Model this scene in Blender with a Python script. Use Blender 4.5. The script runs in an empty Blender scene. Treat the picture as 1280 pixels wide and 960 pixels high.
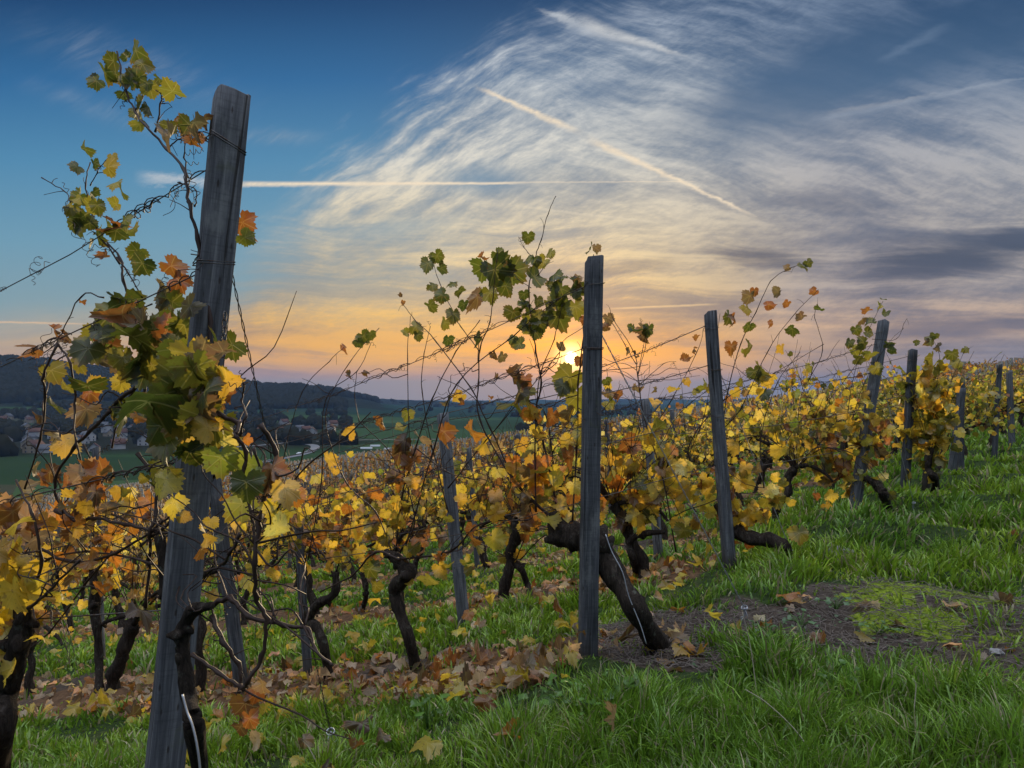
import bpy, bmesh, math, random, os
import numpy as np
from mathutils import Vector, Matrix, Euler, Quaternion, noise as mnoise

SC = bpy.context.scene
R = math.radians
rng = np.random.default_rng(7)
random.seed(7)

# ------------------------------------------------------------------ camera
FPX = 900.0                      # focal length in pixels of the 1280 px wide photograph
HOR = 497.0                      # image row of the horizon
cam_d = bpy.data.cameras.new('camera')
cam_d.sensor_fit = 'HORIZONTAL'
cam_d.sensor_width = 36.0
cam_d.lens = 36.0 * FPX / 1280.0
cam_d.clip_start = 0.05
cam_d.clip_end = 60000.0
cam_d.shift_y = (HOR - 480.0) / 1280.0
cam = bpy.data.objects.new('camera', cam_d)
SC.collection.objects.link(cam)
cam.location = (0, 0, 0)
cam.rotation_euler = (R(90), 0, 0)
SC.camera = cam

# ------------------------------------------------------------------ exposure and renderer
SC.view_settings.view_transform = 'Standard'
SC.view_settings.look = 'None'
SC.view_settings.gamma = 1.0
SC.view_settings.exposure = 0.0
SC.view_settings.use_curve_mapping = False
SC.render.engine = 'CYCLES'
SC.cycles.max_bounces = 6
SC.cycles.diffuse_bounces = 3
SC.cycles.glossy_bounces = 2
SC.cycles.transmission_bounces = 4
SC.cycles.transparent_max_bounces = 8
SC.cycles.volume_bounces = 0
SC.cycles.use_denoising = True

# ------------------------------------------------------------------ small node language
class N:
    """a socket with arithmetic, so that shader maths reads like maths"""
    tree = None
    def __init__(s, sock): s.s = sock
    def _m(s, op, *a, clamp=False):
        n = N.tree.nodes.new('ShaderNodeMath'); n.operation = op; n.use_clamp = clamp
        for i, v in enumerate((s,) + a):
            if isinstance(v, N): N.tree.links.new(v.s, n.inputs[i])
            else: n.inputs[i].default_value = float(v)
        return N(n.outputs[0])
    def __add__(s, o): return s._m('ADD', o)
    __radd__ = __add__
    def __sub__(s, o): return s._m('SUBTRACT', o)
    def __rsub__(s, o): return (s * -1.0) + o
    def __mul__(s, o): return s._m('MULTIPLY', o)
    __rmul__ = __mul__
    def __truediv__(s, o): return s._m('DIVIDE', o)
    def pow(s, o): return s._m('POWER', o)
    def max(s, o): return s._m('MAXIMUM', o)
    def min(s, o): return s._m('MINIMUM', o)
    def abs(s): return s._m('ABSOLUTE')
    def sqrt(s): return s._m('SQRT')
    def sin(s): return s._m('SINE')
    def exp(s): return s._m('EXPONENT')
    def clamp(s): return s._m('ADD', 0.0, clamp=True)

def new(t, **kw):
    n = N.tree.nodes.new(t)
    for k, v in kw.items(): setattr(n, k, v)
    return n
def lk(a, b): N.tree.links.new(a.s if isinstance(a, N) else a, b)
def sstep(x, a, b):
    n = new('ShaderNodeMapRange', interpolation_type='SMOOTHSTEP')
    lk(x, n.inputs[0]); n.inputs[1].default_value = a; n.inputs[2].default_value = b
    return N(n.outputs[0])
def comb(x, y, z=0.0):
    n = new('ShaderNodeCombineXYZ')
    for i, v in enumerate((x, y, z)):
        if isinstance(v, N): lk(v, n.inputs[i])
        else: n.inputs[i].default_value = float(v)
    return N(n.outputs[0])
def sep(v):
    n = new('ShaderNodeSeparateXYZ'); lk(v, n.inputs[0])
    return N(n.outputs[0]), N(n.outputs[1]), N(n.outputs[2])
def noise(vec, scale=1.0, detail=4.0, rough=0.55, dist=0.0, color=False):
    n = new('ShaderNodeTexNoise'); lk(vec, n.inputs['Vector'])
    n.inputs['Scale'].default_value = scale; n.inputs['Detail'].default_value = detail
    n.inputs['Roughness'].default_value = rough; n.inputs['Distortion'].default_value = dist
    return N(n.outputs[1 if color else 0])
def lin(c):
    return tuple(((v/255)/12.92 if v/255 <= 0.04045 else (((v/255)+0.055)/1.055)**2.4) for v in c) + (1.0,)
def ramp(x, stops, interp='LINEAR'):
    n = new('ShaderNodeValToRGB'); n.color_ramp.interpolation = interp
    els = n.color_ramp.elements
    while len(els) < len(stops): els.new(0.5)
    for e, (p, c) in zip(els, stops):
        e.position = p; e.color = c if len(c) == 4 else tuple(c) + (1,)
    lk(x, n.inputs[0]); return N(n.outputs[0])
def mix(f, a, b, mode='MIX'):
    n = new('ShaderNodeMix', data_type='RGBA', blend_type=mode)
    n.clamp_factor = True
    for s, v in ((n.inputs[0], f), (n.inputs[6], a), (n.inputs[7], b)):
        if isinstance(v, N): lk(v, s)
        elif isinstance(v, (int, float)): s.default_value = v
        else: s.default_value = tuple(v) if len(v) == 4 else tuple(v) + (1,)
    return N(n.outputs[2])
def vscale(v, f):
    n = new('ShaderNodeVectorMath', operation='SCALE'); lk(v, n.inputs[0])
    if isinstance(f, N): lk(f, n.inputs[3])
    else: n.inputs[3].default_value = f
    return N(n.outputs[0])
def vadd(a, b):
    n = new('ShaderNodeVectorMath', operation='ADD'); lk(a, n.inputs[0]); lk(b, n.inputs[1])
    return N(n.outputs[0])

# ------------------------------------------------------------------ the sky (world)
SUN_AZ = math.atan2(714 - 640, FPX)                    # to the right of straight ahead
SUN_EL = math.atan2(HOR - 447, math.hypot(74, FPX))
def build_world():
    w = bpy.data.worlds.new('World'); SC.world = w; w.use_nodes = True
    t = w.node_tree; t.nodes.clear(); N.tree = t
    co = new('ShaderNodeTexCoord')
    x, y, z = sep(co.outputs['Generated'])
    yy = y.max(0.16)
    U = x / yy * 9.0 + 6.4            # direction measured on the plane that touches the sky sphere due west
    V = 4.97 - z / yy * 9.0
    UV = comb(U, V)
    # clear sky by height
    def hs(*a): return [((v + 0.5) / 6.0, lin(c)) for v, c in a]
    tv = (V + 0.5) / 6.0
    skyL = ramp(tv, hs((-0.5, (14, 52, 94)), (0, (22, 68, 114)), (1, (44, 104, 154)), (2, (78, 136, 174)), (3, (108, 154, 178)),
                       (3.8, (130, 158, 168)), (4.3, (166, 162, 152)), (4.6, (168, 150, 145)), (4.97, (150, 138, 148))))
    skyR = ramp(tv, hs((-0.5, (30, 62, 98)), (0, (38, 74, 112)), (1, (66, 98, 132)), (2, (92, 116, 142)), (3, (104, 118, 138)),
                       (3.8, (112, 118, 136)), (4.3, (118, 116, 134)), (4.97, (108, 112, 134))))
    clear = mix(sstep(U, 4.0, 9.0), skyL, skyR)
    # noises
    n_big = noise(UV, 0.42, 3, 0.5)
    wob = noise(UV, 0.55, 2, 0.45, color=True)
    wv = vadd(UV, vscale(wob, (1.0 - sstep(V, 1.5, 3.2) * 0.45) * 0.6))
    wx, wy, _ = sep(wv)
    # fibres that climb to the upper right on the left edge of the cloud field, level lower down
    ca, sa = math.cos(R(-30)), math.sin(R(-30))
    f1 = noise(comb((wx * ca + wy * sa) * 0.8, (wx * -sa + wy * ca) * 4.2), 1.0, 7, 0.66)
    ca, sa = math.cos(R(14)), math.sin(R(14))
    f3 = noise(comb((wx * ca + wy * sa) * 0.55, (wx * -sa + wy * ca) * 3.2, 3.3), 1.0, 6, 0.62)
    f2 = noise(comb(wx * 0.30, wy * 3.4, 7.7), 1.0, 6, 0.6, 0.4)
    fi = mix(sstep(V, 2.0, 3.4), mix(sstep(U, 5.8, 8.4), f1, f3), f2)
    fi = N(fi.s)
    fine = noise(comb(wx * 3.4 + wy * -2.0, wy * 11.0 + wx * 3.5), 1.0, 4, 0.75)
    # where the high cloud lies
    edge = sstep((U - 5.55) * 0.86 + (V - 0.75) * 0.84 + (n_big - 0.5) * 2.2 + (fi - 0.5) * 1.9 + (V * 0.12), -0.35, 1.05)
    upper = sstep((V - 0.65) + (U - 5.4) * 0.28 + (n_big - 0.5) * 1.6 + (fi - 0.5) * 1.4, -0.3, 0.6)
    lowl = sstep(V + (U - 1.2) * 0.22 + (n_big - 0.5) * 0.8, 3.5, 4.7) * 0.6
    cov = (edge * upper).max(lowl)
    def blob(cu, cv, ru, rv, rot=0.0):
        c, s = math.cos(R(rot)), math.sin(R(rot))
        du = U - cu; dv = V - cv
        a = (du * c + dv * s) / ru; b = (dv * c - du * s) / rv
        return (a * a + b * b + (n_big - 0.5) * 2.0) * -1.0
    def gb(*a): return blob(*a).exp().min(1.0)
    # holes and veils
    hole = (gb(9.6, 1.3, 1.5, 0.55, -18) * 0.75 + gb(11.7, 0.55, 2.0, 0.7, -10) * 0.8 + gb(12.8, 0.0, 1.0, 1.0) * 0.5
            + gb(6.1, 2.25, 0.5, 0.18) * 0.8 + gb(5.0, 2.85, 0.9, 0.13, -6) * 0.4 + gb(7.6, 1.15, 0.5, 0.2) * 0.5).min(0.92)
    cov = cov * (1.0 - hole)
    dens = (cov * (0.74 + (fi - 0.45) * 1.7 + (fine - 0.5) * 0.5)).clamp()
    dens = dens.max(cov * sstep(V, 2.4, 4.4) * 0.93)
    # faint wisps in the blue
    wis = (gb(1.5, 0.75, 1.1, 0.25, 18) * 0.26 + gb(1.2, 1.35, 0.9, 0.12, 20) * 0.16 + gb(3.3, 1.7, 0.5, 0.09, 2) * 0.45) * sstep(fi, 0.25, 0.75)
    dens = dens.max(wis)
    # colour of the cloud
    lit = ramp(tv, hs((-0.5, (130, 148, 172)), (0.3, (172, 182, 196)), (1, (200, 205, 208)), (2, (222, 218, 206)), (2.8, (232, 216, 182)),
                      (3.5, (234, 204, 146)), (4.0, (240, 190, 104)), (4.45, (226, 166, 98)), (4.68, (182, 146, 136)), (4.97, (152, 138, 146))))
    litR = ramp(tv, hs((-0.5, (96, 118, 148)), (0.3, (128, 146, 170)), (1, (140, 152, 170)), (2, (172, 172, 176)), (2.8, (178, 172, 168)),
                       (3.6, (176, 164, 158)), (4.05, (208, 174, 144)), (4.35, (146, 140, 146)), (4.97, (116, 116, 136))))
    sh = ramp(tv, hs((-0.5, (74, 102, 138)), (1, (106, 130, 156)), (2, (138, 150, 162)), (3, (160, 154, 146)),
                     (3.7, (162, 144, 122)), (4.2, (156, 126, 110)), (4.6, (146, 128, 136)), (4.97, (142, 132, 146))))
    shR = ramp(tv, hs((-0.5, (60, 84, 118)), (1, (84, 106, 136)), (2, (112, 120, 138)), (3, (98, 102, 120)),
                      (3.7, (94, 96, 114)), (4.3, (98, 100, 120)), (4.97, (100, 106, 130))))
    side = sstep(U + (n_big - 0.5) * 2.0, 7.4, 10.6)
    litc = mix(side, lit, litR); shc = mix(side, sh, shR)
    tone = sstep(fi * 0.8 + 0.1 + (fine - 0.5) * 0.24 + (n_big - 0.5) * 0.55, 0.28, 0.68)
    cl = mix(tone, shc, litc)
    col = mix(dens, clear, cl)
    # darker low cloud
    nd = (f2 - 0.5) * 3.0 + (f3 - 0.5) * 1.6
    def db(cu, cv, ru, rv, rot=0.0):
        c, s = math.cos(R(rot)), math.sin(R(rot))
        du = U - cu; dv = V - cv
        a = (du * c + dv * s) / ru; b = (dv * c - du * s) / rv
        return sstep((a * a + b * b).sqrt() + nd * 0.55, 1.25, 0.25)
    dark = (db(11.9, 3.2, 1.5, 0.36, -9) * 0.95).max(db(12.7, 3.0, 0.9, 0.25, -8)).max(db(9.6, 3.22, 0.9, 0.16, 4) * 0.7).max(
        db(10.3, 2.5, 0.8, 0.2, 6) * 0.45).max(db(12.1, 4.1, 1.6, 0.16, -3) * 0.75).max(db(8.1, 3.3, 0.7, 0.12, -8) * 0.3)
    col = mix(dark, col, ramp(tv, hs((2, (104, 112, 132)), (3.2, (64, 76, 98)), (4.2, (92, 96, 118)))))
    # evening glow along the horizon
    hg = gb(6.2, 4.40, 3.9, 0.26) ; hg2 = gb(7.3, 4.40, 1.3, 0.24)
    band = sstep(f2 + (fine - 0.5) * 0.1, 0.40, 0.56)
    col = mix(hg * (0.35 + band * 0.65) * 0.85, col, lin((250, 184, 78)))
    col = mix(hg2 * (0.4 + band * 0.6) * 0.95, col, lin((255, 164, 24)))
    # the grey violet bank low on the horizon
    bank = sstep(V + (f2 - 0.5) * 0.25, 4.66, 4.80)
    col = mix(bank * 0.92, col, mix(side, lin((152, 144, 138)), lin((104, 118, 140))))
    # condensation trails
    tex = 0.1 + fine * 1.45
    def trail(p0, p1, w0, w1, fac, wig=0.05, c=(246, 226, 196)):
        L = math.hypot(p1[0]-p0[0], p1[1]-p0[1]); ux, uy = (p1[0]-p0[0])/L, (p1[1]-p0[1])/L
        s_ = (U - p0[0]) * ux + (V - p0[1]) * uy
        d = (V - p0[1]) * ux - (U - p0[0]) * uy + (fine - 0.5) * wig * 2 + (n_big - 0.5) * wig * 2.0
        wd = (s_ / L) * (w1 - w0) + w0
        body = sstep(d.abs() / wd.max(0.004) + (fine - 0.5) * 1.1, 1.35, 0.0)
        ends = sstep(s_, -0.12, 0.25) * sstep(s_, L + 0.1, L - 0.4)
        return body * ends * fac * tex, c
    for tr in (trail((6.0, 1.1), (7.25, 1.66), 0.03, 0.055, 0.9), trail((7.38, 1.76), (9.45, 2.70), 0.06, 0.02, 0.9, 0.05),
               trail((1.75, 2.22), (3.1, 2.31), 0.10, 0.04, 0.6, 0.10, (216, 214, 212)), trail((2.9, 2.30), (6.6, 2.29), 0.04, 0.016, 1.0, 0.015),
               trail((6.2, 2.28), (8.8, 2.27), 0.014, 0.01, 0.45, 0.015), trail((6.75, 0.15), (7.45, 0.33), 0.03, 0.14, 0.7, 0.09, (206, 210, 214)),
               trail((7.25, 0.28), (8.6, 0.72), 0.12, 0.02, 0.7, 0.05, (216, 216, 214)), trail((-0.5, 4.02), (1.2, 4.05), 0.02, 0.012, 0.9, 0.015, (226, 190, 150)),
               trail((7.6, 3.86), (9.0, 3.80), 0.016, 0.016, 0.8, 0.01, (240, 204, 150)), trail((6.5, 2.58), (8.3, 2.80), 0.02, 0.02, 0.4, 0.04, (226, 214, 190)),
               trail((10.2, 1.5), (13, 0.95), 0.05, 0.03, 0.35, 0.06, (170, 178, 190)), trail((11.0, 0.75), (11.9, 0.3), 0.05, 0.10, 0.25, 0.08, (140, 160, 184)),
               trail((10.3, 1.42), (11.7, 1.18), 0.04, 0.02, 0.3, 0.05, (180, 180, 184)), trail((6.9, 1.62), (5.9, 1.0), 0.05, 0.09, 0.0)):
        col = mix(tr[0], col, lin(tr[1]))
    # the sun behind thin cloud
    sd = Vector((math.sin(SUN_AZ) * math.cos(SUN_EL), math.cos(SUN_AZ) * math.cos(SUN_EL), math.sin(SUN_EL)))
    dot = x * sd.x + y * sd.y + z * sd.z
    ang = (1.0 - dot).max(0.0).sqrt() * 90.0 * math.sqrt(2) / 10.0          # in hundredths of the focal length x 9
    g = ((ang * ang) * -45.0).exp()
    g2 = ((ang * ang) * -1.5).exp()
    gm = g2 * (0.45 + band * 0.55) * (1.0 - bank)
    col = vadd(col, vscale(comb(0.8, 0.27, 0.0), gm * 0.75))
    col = vadd(col, vscale(comb(3.0, 2.1, 0.75), g * (1.0 - bank * 0.6)))
    disc = sstep(ang, 0.085, 0.04)
    col = vadd(col, vscale(comb(14.0, 9.0, 4.0), disc * (1.0 - bank * 0.5)))
    # unseen sky overhead and behind the camera, brightened as added fill light
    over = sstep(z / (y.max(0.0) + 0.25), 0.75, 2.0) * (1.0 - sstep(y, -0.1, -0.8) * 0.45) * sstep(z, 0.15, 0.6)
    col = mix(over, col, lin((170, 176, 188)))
    col = vscale(col, over * (OVERHEAD_FILL - 1.0) + 1.0)
    behind = sstep(y, 0.15, -0.4) * (1.0 - over)
    col = mix(behind, col, lin((96, 116, 150)))
    below = sstep(z, -0.001, -0.02)
    col = mix(below, col, lin((60, 70, 70)))
    sky = new('ShaderNodeTexSky', sky_type='NISHITA')
    sky.sun_disc = False; sky.sun_elevation = SUN_EL; sky.sun_rotation = SUN_AZ
    sky.altitude = 200; sky.air_density = 1.0; sky.dust_density = 2.0
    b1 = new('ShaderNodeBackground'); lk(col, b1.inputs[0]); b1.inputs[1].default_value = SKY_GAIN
    b2 = new('ShaderNodeBackground'); lk(sky.outputs[0], b2.inputs[0]); b2.inputs[1].default_value = 0.006
    ad = new('ShaderNodeAddShader'); lk(b1.outputs[0], ad.inputs[0]); lk(b2.outputs[0], ad.inputs[1])
    out = new('ShaderNodeOutputWorld'); lk(ad.outputs[0], out.inputs[0])
    w.cycles.sampling_method = 'MANUAL'; w.cycles.sample_map_resolution = 1024
OVERHEAD_FILL = 5.4
SKY_GAIN = 1.0
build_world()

sun_d = bpy.data.lights.new('sun', 'SUN'); sun_d.energy = 4.2; sun_d.angle = R(1.2); sun_d.color = (1.0, 0.76, 0.46)
sun = bpy.data.objects.new('sun', sun_d); SC.collection.objects.link(sun)
_sd = Vector((math.sin(SUN_AZ) * math.cos(SUN_EL), math.cos(SUN_AZ) * math.cos(SUN_EL), math.sin(SUN_EL)))
sun.rotation_euler = (-_sd).to_track_quat('-Z', 'Y').to_euler()
sun.location = (0, 0, 30)

# ------------------------------------------------------------------ the lie of the land
# rows of vines run straight downhill (towards the left), the grass headland runs along their upper ends
UD = np.array([-0.848, 0.530]); UD = UD / np.linalg.norm(UD)      # downhill along a row
VD = np.array([0.530, 0.848]); VD = VD / np.linalg.norm(VD)       # along the headland
P2 = np.array([0.352, 3.34])                                       # foot of the second end post
LR = 9.0
def vnoise(x, y, s, seed=0):
    """cheap smooth value noise for arrays"""
    x = np.asarray(x, float) / s + 1000.5 + seed * 17.3; y = np.asarray(y, float) / s + 1000.5 + seed * 9.1
    ix = np.floor(x).astype(np.int64); iy = np.floor(y).astype(np.int64)
    fx = x - ix; fy = y - iy
    fx = fx * fx * (3 - 2 * fx); fy = fy * fy * (3 - 2 * fy)
    def h(a, b):
        n = (a * 374761393 + b * 668265263 + seed * 1274126177) & 0xffffffff
        n = ((n ^ (n >> 13)) * 1274126177) & 0xffffffff
        return ((n ^ (n >> 16)) & 0xffff) / 65535.0
    return (h(ix, iy) * (1 - fx) * (1 - fy) + h(ix + 1, iy) * fx * (1 - fy) + h(ix, iy + 1) * (1 - fx) * fy + h(ix + 1, iy + 1) * fx * fy) * 2 - 1
def uv_of(x, y):
    dx = np.asarray(x, float) - P2[0]; dy = np.asarray(y, float) - P2[1]
    return dx * UD[0] + dy * UD[1], dx * VD[0] + dy * VD[1]
def xy_of(u, v):
    return P2[0] + u * UD[0] + v * VD[0], P2[1] + u * UD[1] + v * VD[1]
def sm(x, a, b):
    t = np.clip((x - a) / (b - a), 0, 1); return t * t * (3 - 2 * t)
VALLEY = -40.0
R_ = math.radians
def base_height(x, y):
    u, v = uv_of(x, y)
    up = np.maximum(u, 0)
    z = -1.255 - (0.140 * up + 0.135 * LR * (1 - np.exp(-up / LR)))
    z = z - 0.06 * np.minimum(u, 0) * (1 - 0 * u)
    z = z + 0.016 * np.clip(v - 8, 0, 60) + 0.050 * np.clip(v - 45, 0, 75)
    k = 2.5
    z = VALLEY + k * np.log1p(np.exp(np.clip((z - VALLEY) / k, -30, 60)))
    r = np.hypot(x, y); az = np.degrees(np.arctan2(x, y))
    # hills beyond the valley: a high wooded ridge to the left, lower ones to the right
    def ridge(r0, w, azs, ys, s):
        # ys: image rows of the crest seen from the camera, turned into metres above the valley
        h = np.interp(az, azs, [(HOR - q) / FPX * r0 * math.cos(R_(a)) - VALLEY for a, q in zip(azs, ys)])
        prof = np.maximum(h * (1 + 0.05 * vnoise(az, az * 0, 2.2, s)) + 0.011 * r0 / 9 * vnoise(az, az * 0, 0.35, s + 1), 0)
        return prof * sm(r, r0 - w, r0) * (1 - 0.6 * sm(r, r0 * 1.1, r0 * 1.8))
    hills = ridge(2300, 1150, (-180, -60, -45, -35.4, -28, -24, -19.6, -16, -13.5, -11.5, -8, 0), (560, 470, 440, 452, 468, 475, 483, 487, 493, 500, 513, 530), 3)
    hills = np.maximum(hills, ridge(3700, 1100, (-40, -20, -13, -10, -7, -3, 2, 10, 16), (500, 492, 497.5, 499, 501, 503, 504, 512, 520), 5))
    hills = np.maximum(hills, ridge(6500, 1900, (-20, -8, 0, 4, 9, 15, 20, 35, 60), (503, 502, 501.5, 500, 499, 500, 497, 488, 480), 9))
    return z + hills
ROWV = None
def detail_height(x, y):
    """hummocks of the headland and the low ridges under the vines"""
    r = np.hypot(x, y); u, v = uv_of(x, y)
    f = 1 - sm(r, 18, 45)
    d = 0.045 * vnoise(x, y, 0.9, 11) + 0.025 * vnoise(x, y, 0.35, 12) + 0.010 * vnoise(x, y, 0.12, 13)
    rv = row_dist(x, y)
    inrow = sm(u, -1.2, 0.6)
    d = d + 0.02 * inrow * np.exp(-(rv / 0.30) ** 2)
    # grassy ledges of the headland, one between each two rows
    if ROWS_V and hasattr(v, 'shape') and v.shape:
        rv2 = np.array(ROWS_V); mid = (rv2[1:] + rv2[:-1]) / 2 + 0.15
        rm = (v[..., None] + 0.12 * vnoise(x, y, 0.8, 15)[..., None] - mid)
        i = np.abs(rm).argmin(-1); q = np.take_along_axis(rm, i[..., None], -1)[..., 0]
        led = np.exp(-(np.where(q < 0, q / 0.22, q / 0.6)) ** 2)
        d = d + 0.15 * led * sm(-u, -0.2, 0.5) * sm(v, 0.6, 2.4) * (1 - sm(-u, 3.5, 5.5) * 0.5)
    return d * f
def height(x, y):
    return base_height(x, y) + detail_height(x, y)

# rows: perpendicular positions v_k of each row (filled from the end posts, see below)
POSTS = [  # foot pixel, top pixel (in the photograph), for the end posts of the first rows
    ((184, 1160), (288, 122)),
    ((735, 835), (743, 324)),
    ((913, 716), (888, 391)),
    ((1064, 656), (1104, 402)),
    ((1131, 622), (1141, 438)),
    ((1157, 612), (1163, 462)),
    ((1200, 598), (1201, 476)),
]
ROWS_V = []      # v of each row
ROWS_U0 = []     # u where it begins (the end post)
def row_dist(x, y):
    u, v = uv_of(x, y)
    if not ROWS_V: return v * 0 + 9
    rv = np.array(ROWS_V)
    return np.abs(v[..., None] - rv).min(-1) if hasattr(v, 'shape') and v.shape else np.abs(rv - v).min()

def ray(px, py):
    return np.array([(px - 640) / FPX, 1.0, (HOR - py) / FPX])
def ground_hit(px, py, fn=None, far=400):
    """where the sight line through a pixel of the photograph meets the ground: gives real positions for what stands there"""
    d = ray(px, py); fn = fn or base_height
    t0, t = 0.3, 0.3
    while t < far:
        if fn(d[0] * t, d[1] * t) > d[2] * t: break
        t0 = t; t *= 1.02
    for _ in range(30):
        m = (t0 + t) / 2
        if fn(d[0] * m, d[1] * m) > d[2] * m: t = m
        else: t0 = m
    return Vector((d[0] * t, d[1] * t, d[2] * t))
POST_FOOT = []
for (f, tp) in POSTS:
    g = ground_hit(*f); POST_FOOT.append(g)
    u, v = uv_of(g.x, g.y)
    ROWS_U0.append(float(u)); ROWS_V.append(float(v))
del ROWS_V[5], ROWS_U0[5]          # the sixth post stands close beside the fifth row, it begins no row of its own
while ROWS_V[-1] < 330:
    ROWS_V.append(ROWS_V[-1] + 2.15); ROWS_U0.append(max(-1.57 - 0.33 * (len(ROWS_U0) - 5), -14.0) + (0.3 * ((len(ROWS_U0) * 7919) % 11) / 11 - 0.15))

# ------------------------------------------------------------------ materials
def material(name):
    m = bpy.data.materials.new(name); m.use_nodes = True
    t = m.node_tree; t.nodes.clear(); N.tree = t
    return m
def out_surface(sh, disp=None):
    o = new('ShaderNodeOutputMaterial'); N.tree.links.new(sh, o.inputs['Surface'])
def bump(h, strength=0.4, dist=0.01):
    b = new('ShaderNodeBump'); b.inputs['Strength'].default_value = strength; b.inputs['Distance'].default_value = dist
    lk(h, b.inputs['Height']); return b.outputs[0]
def principled(col, rough=0.8, spec=0.3, normal=None, metal=0.0):
    p = new('ShaderNodeBsdfPrincipled')
    if isinstance(col, N): lk(col, p.inputs['Base Color'])
    else: p.inputs['Base Color'].default_value = tuple(col) + (1,)
    if isinstance(rough, N): lk(rough, p.inputs['Roughness'])
    else: p.inputs['Roughness'].default_value = rough
    p.inputs['Specular IOR Level'].default_value = spec
    p.inputs['Metallic'].default_value = metal
    if normal is not None: N.tree.links.new(normal, p.inputs['Normal'])
    return p.outputs[0]
def objco():
    return N(new('ShaderNodeTexCoord').outputs['Object'])
def attr(name, which=0):
    a = new('ShaderNodeAttribute'); a.attribute_name = name; return N(a.outputs[which])
def stretch(v, sx, sy, sz):
    m = new('ShaderNodeMapping'); m.inputs['Scale'].default_value = (sx, sy, sz); lk(v, m.inputs[0]); return N(m.outputs[0])
M = {}

def wood_mat(name, a, b, c):
    m = material(name); co = objco()
    oi = new('ShaderNodeObjectInfo')
    co = vadd(co, vscale(comb(N(oi.outputs['Random']), N(oi.outputs['Random']), N(oi.outputs['Random'])), 30.0))
    g = noise(stretch(co, 95, 95, 3.2), 1.0, 6, 0.68, 0.5)
    g2 = noise(stretch(co, 220, 220, 5), 1.0, 3, 0.6)
    blot = noise(stretch(co, 7, 7, 2.5), 1.0, 4, 0.6)
    crack = sstep(noise(stretch(co, 42, 42, 1.6), 1.0, 3, 0.5, 0.9), 0.64, 0.70)
    col = ramp(g, [(0.28, a), (0.52, b), (0.74, c)])
    col = mix(sstep(blot, 0.5, 0.75) * 0.55, col, (a[0] * 0.8, a[1] * 0.75, a[2] * 0.7))
    col = mix(sstep(noise(stretch(co, 10, 10, 4), 1.0, 5, 0.7), 0.52, 0.70) * 0.55, col, (c[0] * 1.1, c[1] * 1.1, c[2] * 1.05))
    col = mix(sstep(noise(co, 14, 3, 0.6), 0.62, 0.72) * 0.3, col, (0.10, 0.11, 0.06))
    saw = noise(stretch(co, 14, 14, 190), 1.0, 2, 0.5)
    col = mix(sstep(saw, 0.5, 0.7) * 0.25, col, (a[0], a[1], a[2]))
    col = mix(crack * 0.8, col, (0.015, 0.012, 0.01))
    hgt = g * 0.6 + g2 * 0.35 - crack * 1.1
    _, _, pz = sep(objco())
    rnd_ = N(oi.outputs['Random'])
    col = vscale(col, 0.75 + rnd_ * 0.5)
    col = mix(sstep(pz + (blot - 0.5) * 0.5, 0.22, 0.02) * 0.7, col, (0.045, 0.036, 0.026))
    kv = new('ShaderNodeTexVoronoi', feature='F1'); lk(stretch(co, 9, 9, 2.6), kv.inputs['Vector'])
    kn = sstep(N(kv.outputs['Distance']), 0.17, 0.07)
    col = mix(kn * 0.75, col, (0.03, 0.022, 0.018)); hgt = hgt - kn * 0.6
    out_surface(principled(col, 0.85, 0.2, bump(hgt, 0.6, 0.003)))
    return m
M['post'] = wood_mat('weathered_post_wood', (0.030, 0.032, 0.035), (0.095, 0.10, 0.11), (0.21, 0.215, 0.22))
M['post_dark'] = wood_mat('dark_post_wood', (0.015, 0.013, 0.011), (0.04, 0.035, 0.03), (0.08, 0.07, 0.065))

m = material('vine_bark'); co = objco()
g = noise(stretch(co, 45, 45, 9), 1.0, 6, 0.7, 1.2)
lich = sstep(noise(co, 30, 4, 0.6), 0.60, 0.70)
col = ramp(g, [(0.3, (0.012, 0.009, 0.007)), (0.55, (0.045, 0.034, 0.026)), (0.75, (0.11, 0.09, 0.075))])
col = mix(lich * 0.5, col, (0.13, 0.14, 0.11))
out_surface(principled(col, 0.95, 0.15, bump(g, 1.0, 0.02))); M['bark'] = m

m = material('cane_bark'); co = objco()
g = noise(stretch(co, 30, 30, 30), 1.0, 3, 0.6)
col = mix(g, mix(0.0, (0.016, 0.009, 0.007), (0, 0, 0)), (0.055, 0.028, 0.018))
out_surface(principled(col, 0.6, 0.35)); M['cane'] = m
m = material('pale_cane'); co = objco()
g = noise(co, 25, 3, 0.6)
out_surface(principled(mix(g, (0.13, 0.085, 0.055), (0.30, 0.22, 0.15)), 0.7, 0.3)); M['cane_pale'] = m

m = material('rusty_wire'); co = objco()
g = noise(co, 60, 3, 0.6)
out_surface(principled(mix(sstep(g, 0.4, 0.65), (0.10, 0.095, 0.09), (0.09, 0.045, 0.025)), 0.5, 0.5, metal=0.55)); M['wire'] = m
m = material('galvanised_wire'); co = objco()
g = noise(co, 60, 3, 0.6)
out_surface(principled(mix(g, (0.28, 0.29, 0.31), (0.5, 0.51, 0.53)), 0.4, 0.5, metal=0.6)); M['wire_pale'] = m

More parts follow.
